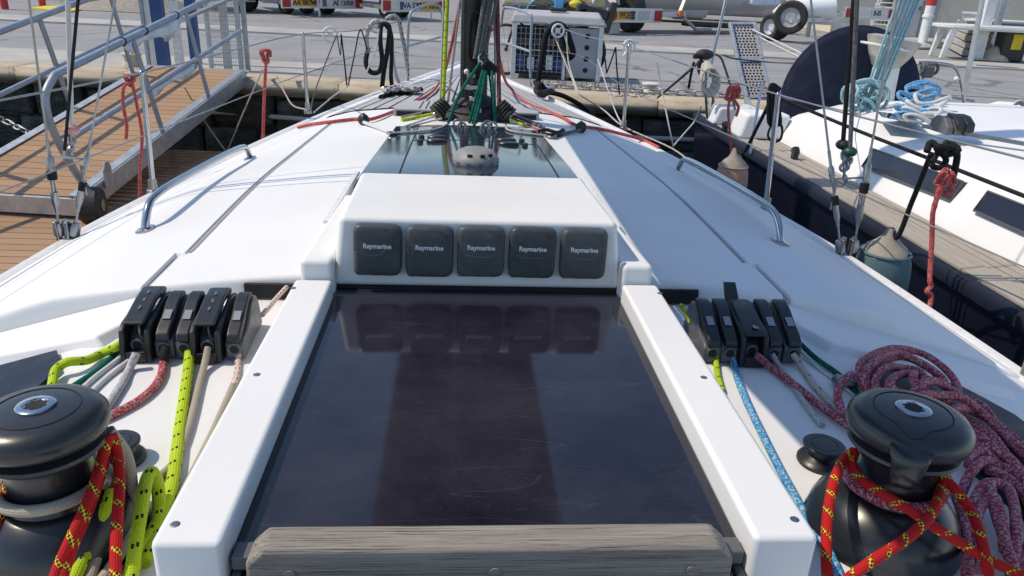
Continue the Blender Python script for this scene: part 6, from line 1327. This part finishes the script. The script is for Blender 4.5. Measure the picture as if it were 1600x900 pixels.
for a, b_ in (((-.56, .34), (-.40, .88)), ((-.40, .80), (.10, .78)), ((-.38, .72), (0, .30)), ((0, .30), (.14, .86)), ((0, .30), (.50, .34)), ((.11, .74), (.50, .34))): MB().tube([B_(a[0], .05, a[1]), B_(b_[0], .05, b_[1])], .016, 8).build('frame_tube', 'black_plastic', bk)
MB().box(B_(.15, .05, .90), (.24, .12, .05), rz=QA).build('saddle', 'black_rubber', bk, bevel=.02); MB().tube(spline([B_(-.50, -.2, .94), B_(-.42, -.05, .96), B_(-.40, .05, .92), B_(-.42, .15, .96), B_(-.5, .3, .94)], 5), .014, 8).build('handlebar', 'steel_dull', bk)
# dry weeds at the foot of the crate
plain('weed', (.16, .15, .06), .9, var=.3)
rg_ = random.Random(11); m = MB()
for k in range(150):
    p = q(rg_.uniform(.8, 2.4), rg_.uniform(.5, .95), 0); h = rg_.uniform(.03, .13); d = V((rg_.uniform(-.05, .05), rg_.uniform(-.05, .05), h)); m.add([p+V((-.006, 0, 0)), p+V((.006, 0, 0)), p+d], [(0, 1, 2)])
tag(m.build('weeds', 'weed', smooth=0), 'dry weeds growing at the quay edge behind the bow', 'weeds', kind='stuff')
# ---- right hand side: building, furniture, posts
bl = thing('building', 'beige harbour building wall behind the plastic tables', 'building', V((20, 27.5, QZ)))
bz_ = V((12.6, 26.2, QZ)); E1 = V((math.cos(R(-4)), math.sin(R(-4)), 0))
MB().box(bz_+E1*14+V((0, 3, 2.5)), (28, 6, 5), rz=R(-4)).build('wall', 'beige_wall', bl)
for d in (3.2, 7.4, 8.0, 11.0): MB().box(bz_+E1*d+V((0, -.06, 1.7)), (.16, .12, 3.4), rz=R(-4)).build('pilaster', 'dark_grey' if d in (7.4, 11.0) else 'beige_wall', bl)
MB().box(bz_+E1*5.2+V((0, -.06, 1.8)), (2.6, .06, .5), rz=R(-4)).build('notice_board', 'plate_white', bl); put_text('INFO', .01, 'plate_ink', bl, Matrix.Translation((0, 0, -50))) if False else None
kb_ = G(1430, 72); kerb_ = MB().box(kb_+V((2.2, .6, .08)), (7, 2.2, .16), rz=R(-10)).build('raised_pavement', 'concrete', bevel=.02); tag(kerb_, kind='structure')
cab = thing('electric_cabinet', 'grey electric cabinet with a pale door standing on the pavement', 'cabinet', G(1418, 64)); cb_ = G(1422, 67)
MB().box(cb_+V((.1, .3, .95)), (1.15, .55, 1.6), rz=R(-12)).build('cabinet_body', 'grey_tarp', cab, bevel=.02); MB().box(cb_+V((-.18, .04, .95)), (.58, .04, 1.56), rz=R(-12)).build('cabinet_door', 'pale_mat', cab, bevel=.01); MB().box(cb_+V((.04, -.02, .95)), (.05, .05, .1)).build('door_lock', 'dark_grey', cab)
rp = thing('mooring_post', 'white post with a red top and rope hanging by the cabinet', 'post', G(1441, 73)); rb_ = G(1439, 74)
MB().lathe([(.13, 0), (.12, .05), (.12, .75), (.15, .76), (.15, .82), (.12, .83), (.12, 1.05)], 18, Matrix.Translation(rb_)).build('post_shaft', 'white_plastic', rp, smooth=35); MB().lathe([(.12, 1.05), (.12, 2.2), (.02, 2.3)], 18, Matrix.Translation(rb_)).build('post_top', 'red_paint', rp, smooth=35)
MB().tube(spline([rb_+V((.15, -.1, 1.4)), rb_+V((.3, -.1, 1.0)), rb_+V((.32, -.12, .5)), rb_+V((.42, -.12, .2)), rb_+V((.25, -.12, .15)), rb_+V((.30, -.12, .45))], 6), .035, 7).build('hung_rope', 'rope_cream', rp); MB().tube(spline([rb_+V((-.1, -.15, 1.3)), rb_+V((-.35, -.15, 1.2)), rb_+V((-.3, -.15, 1.4)), rb_+V((0, -.15, 1.45))], 6), .03, 7).build('hung_rope', 'rope_cream', rp)
MB().lathe([(.28, 0), (.28, .06), (.2, .1)], 18, Matrix.Translation(rb_+V((-.45, .05, .0)))).build('rubber_base', 'black_rubber', rp)
# stacked plastic chairs
def plastic_chair(base, rz, label, grp):
    th = thing('plastic_chair', label, 'chair', base, grp, rz)
    def Bx(nm, c, s, bev=.01, ry=0, rx=0):
        o = MB().box(c, s, ry=ry, rx=rx).build(nm, 'white_plastic', th, bevel=bev, world=False); return o
    Bx('seat', (0, 0, .44), (.44, .44, .03)); 
    for k in range(4): Bx('back_slat', (-.15+.1*k, .24, .66), (.07, .02, .40), rx=-.15)
    Bx('back_rail', (0, .275, .87), (.46, .03, .07))
    for s_ in (-1, 1): Bx('armrest', (s_*.25, .02, .64), (.06, .46, .03)); Bx('arm_front', (s_*.25, -.2, .54), (.05, .05, .22))
    for sx_ in (-1, 1):
        for sy in (-1, 1): Bx('leg', (sx_*.22, sy*.22, .21), (.05, .05, .43))
    return th
cs0 = G(1370, 62); pc0 = plastic_chair(V((cs0.x, cs0.y, QZ)), R(-30), 'white plastic chair at the bottom of the stack', 'stacked white plastic chairs')
for k in range(1, 8):
    c = copy_tree(pc0, None, ['', 'second', 'third', 'fourth', 'fifth', 'sixth', 'seventh', 'top'][k]+' white plastic chair of the stack counted from below'); c.location = pc0.location+V((.025*k, .01*k, .12*k))
# plastic tables
def table(cx, cy, L, W_, rz, label):
    th = thing('plastic_table', label, 'table', (cx, cy, QZ), 'white plastic tables', rz)
    MB().prism([(x*L/2, y*W_/2) for x, y in superell(1, 1, 4, 32)], .66, .73).build('tabletop', 'white_plastic', th, bevel=.012, world=False)
    MB().prism([(x*L/2*.92, y*W_/2*.9) for x, y in superell(1, 1, 4, 32)], .63, .68).build('apron', 'white_plastic', th, world=False)
    for sx_ in (-1, 1):
        for sy in (-1, 1): MB().add([V((sx_*L*(.40+d*.04)+ax_*w_, sy*W_*.33+ay*w_, z)) for z, w_, d in ((0, .045, 1), (.66, .075, 0)) for ax_, ay in ((-1, -1), (1, -1), (1, 1), (-1, 1))], [(3, 2, 1, 0), (4, 5, 6, 7), (0, 1, 5, 4), (1, 2, 6, 5), (2, 3, 7, 6), (3, 0, 4, 7)]).build('leg', 'white_plastic', th, bevel=.015, world=False)
g1 = G(1545, 96); table(g1.x+.45, g1.y+.35, 3.0, 1.1, R(-14), 'long white plastic table under the pergola post')
g2 = G(1478, 66); table(g2.x+.9, g2.y-1.2, 2.2, .9, R(-12), 'white plastic table behind the long one')
pcx = G(1478, 66); plastic_chair(V((pcx.x+.4, pcx.y-.2, QZ)), R(150), 'white plastic chair standing behind the far table', 'white plastic chairs by the tables')
# pergola post
pp = thing('pergola_post', 'white square pergola post in front of the tables', 'post', G(1524, 92)); pb_ = G(1524, 93); MB().box(pb_+V((0, 0, 1.8)), (.22, .2, 3.6), rz=QA).build('post', 'white_paint', pp, bevel=.01); MB().box(pb_+V((0, 0, .02)), (.34, .3, .03), rz=QA).build('base_plate', 'galvanised', pp)
p2 = thing('pergola_post', 'grey thin post right of the pergola post', 'post', G(1543, 86)); pb_ = G(1546, 84); MB().box(pb_+V((0, 0, 1.0)), (.14, .12, 2), rz=QA).build('post', 'galvanised', p2, bevel=.01)
# bench of stacked concrete slabs, planter, waste bin
bs = thing('slab_bench', 'bench stacked from pale concrete slabs at the pavement edge', 'bench', G(1490, 82)); b0 = G(1488, 79); b1 = G(1507, 90)
dirb = (b1-b0).normalized(); 
for k in range(4):
    c = (b0+b1)/2+V((.35, .2, .10+.16*k)); MB().box(c, ((b1-b0).length*1.0+.35-.04*k, .55, .145), rz=math.atan2(dirb.y, dirb.x)+.02*math.sin(k*2)).build('slab', 'concrete', bs, bevel=.02)
wbn = thing('waste_bin', 'black bin with a yellow label under the long table', 'bin', G(1583, 97)); c = G(1583, 97); MB().box(c+V((0, .25, .35)), (.5, .4, .7), rz=QA, taper=1.05).build('bin_body', 'black_plastic', wbn, bevel=.03); MB().box(c+V((0, .04, .42)), (.22, .02, .32), rz=QA).build('bin_label', 'yellow_paint', wbn)
ps = thing('parasol_foot', 'conical concrete parasol foot beside the table leg', 'parasol base', G(1553, 94)); MB().lathe([(.34, 0), (.32, .06), (.14, .26), (.08, .3), (.01, .31)], 8, Matrix.Translation(G(1553, 94))).build('foot', 'coping', ps, smooth=0)
dk_ = thing('dark_planter', 'dark box behind the table legs under the pergola', 'box', G(1590, 85)); MB().box(G(1580, 82)+V((.8, .9, .35)), (2.6, .8, .7), rz=QA).build('box', 'dark_grey', dk_, bevel=.03)
mc0 = G(1400, 70); tag(MB().lathe([(.55, 0), (.6, .05), (.55, .12), (.01, .14)], 24, Matrix.Translation(G(1408, 74)) @ Matrix.Diagonal((1.3, .8, 1, 1))).build('upturned_dinghy', 'white_plastic', smooth=50), 'small white upturned board lying on the road edge by the cabinet', 'board')
MB_ = MB().bar(G(1525, 103, .01), G(1592, 108, .01), .10, .03).build('gutter_grate', 'dark_grey'); tag(MB_, 'dark drainage grate let into the road at the right', 'grate')
# ---- far left: red bollards, yellow kerb
for px, py, lab in ((8, 14, 'leftmost red post at the yellow kerb'), (67, 10, 'second red post at the yellow kerb'), (129, 14, 'red and white post right of the yellow kerb')):
    b = G(px, py); o = thing('red_post', lab, 'post', b, 'red posts on the far pavement'); MB().lathe([(.09, 0), (.09, .35), (.09, .9), (.02, .95)], 14, Matrix.Translation(b)).build('shaft', 'red_paint', o)
    if px == 129: MB().lathe([(.092, .25), (.092, .6)], 14, Matrix.Translation(b), caps=False).build('white_band', 'white_paint', o)
m = MB(); pts = [G(48, 14, .03), G(75, 10, .03), G(118, 10, .03), G(126, 16, .03), G(110, 19, .03)]; m.add(pts+[p+V((0, 0, -.05)) for p in pts], [(4, 3, 2, 1, 0)]+[(i, (i+1) % 5, 5+(i+1) % 5, 5+i) for i in range(5)]); tag(m.build('yellow_marking', 'yellow_paint', smooth=0, fix=True), kind='structure')
cr0 = thing('parked_car', 'dark car parked beyond the red posts with its tyres showing', 'car', G(60, 0)); cc0 = G(60, -2)
E0 = lambda x, y, z: cc0+QE1*x+QE2*y+V((0, 0, z))
rg = []
for y, w_, z1 in ((0, .85, .75), (.15, .9, .9), (1.0, .9, 1.0), (1.6, .82, 1.42), (3.0, .8, 1.42), (3.8, .9, .95), (4.2, .85, .6)): rg.append([E0(-w_, y, .28), E0(w_, y, .28), E0(w_*1.0, y, z1*.65), E0(w_*.85, y, z1), E0(-w_*.85, y, z1), E0(-w_, y, z1*.65)])
MB().loft(rg).build('car_body', 'navy_hull', cr0, bevel=.05, fix=True)
for x in (-.75, .75):
    for y in (.8, 3.3): wheel(cr0, E0(x, y, .31), .31, .2, QA)
    MB().box(E0(x*.85, -.02, .62), (.25, .05, .14), rz=QA).build('tail_lamp', 'red_lamp', cr0, bevel=.02)
# low rumpled heap on the pavement, left of the mesh fence
gs = thing('grey_net_heap', 'heap of grey netting on the far pavement left of the gate', 'net', G(190, 18)); c = G(190, 17)
rgn = random.Random(2); m = MB(); rows = []
for i in range(9):
    rows.append([c+QE1*(lerp(-1.4, 1.5, j/9))+QE2*(lerp(-.4, 1.6, i/8))+V((0, 0, max(0, .55*math.sin(math.pi*i/8)*math.sin(math.pi*j/9)**.6+rgn.uniform(-.05, .05)*(0 < i < 8)*(0 < j < 9)))) for j in range(10)])
m.sheet(rows).build('net', 'grey_canvas', gs, smooth=60)
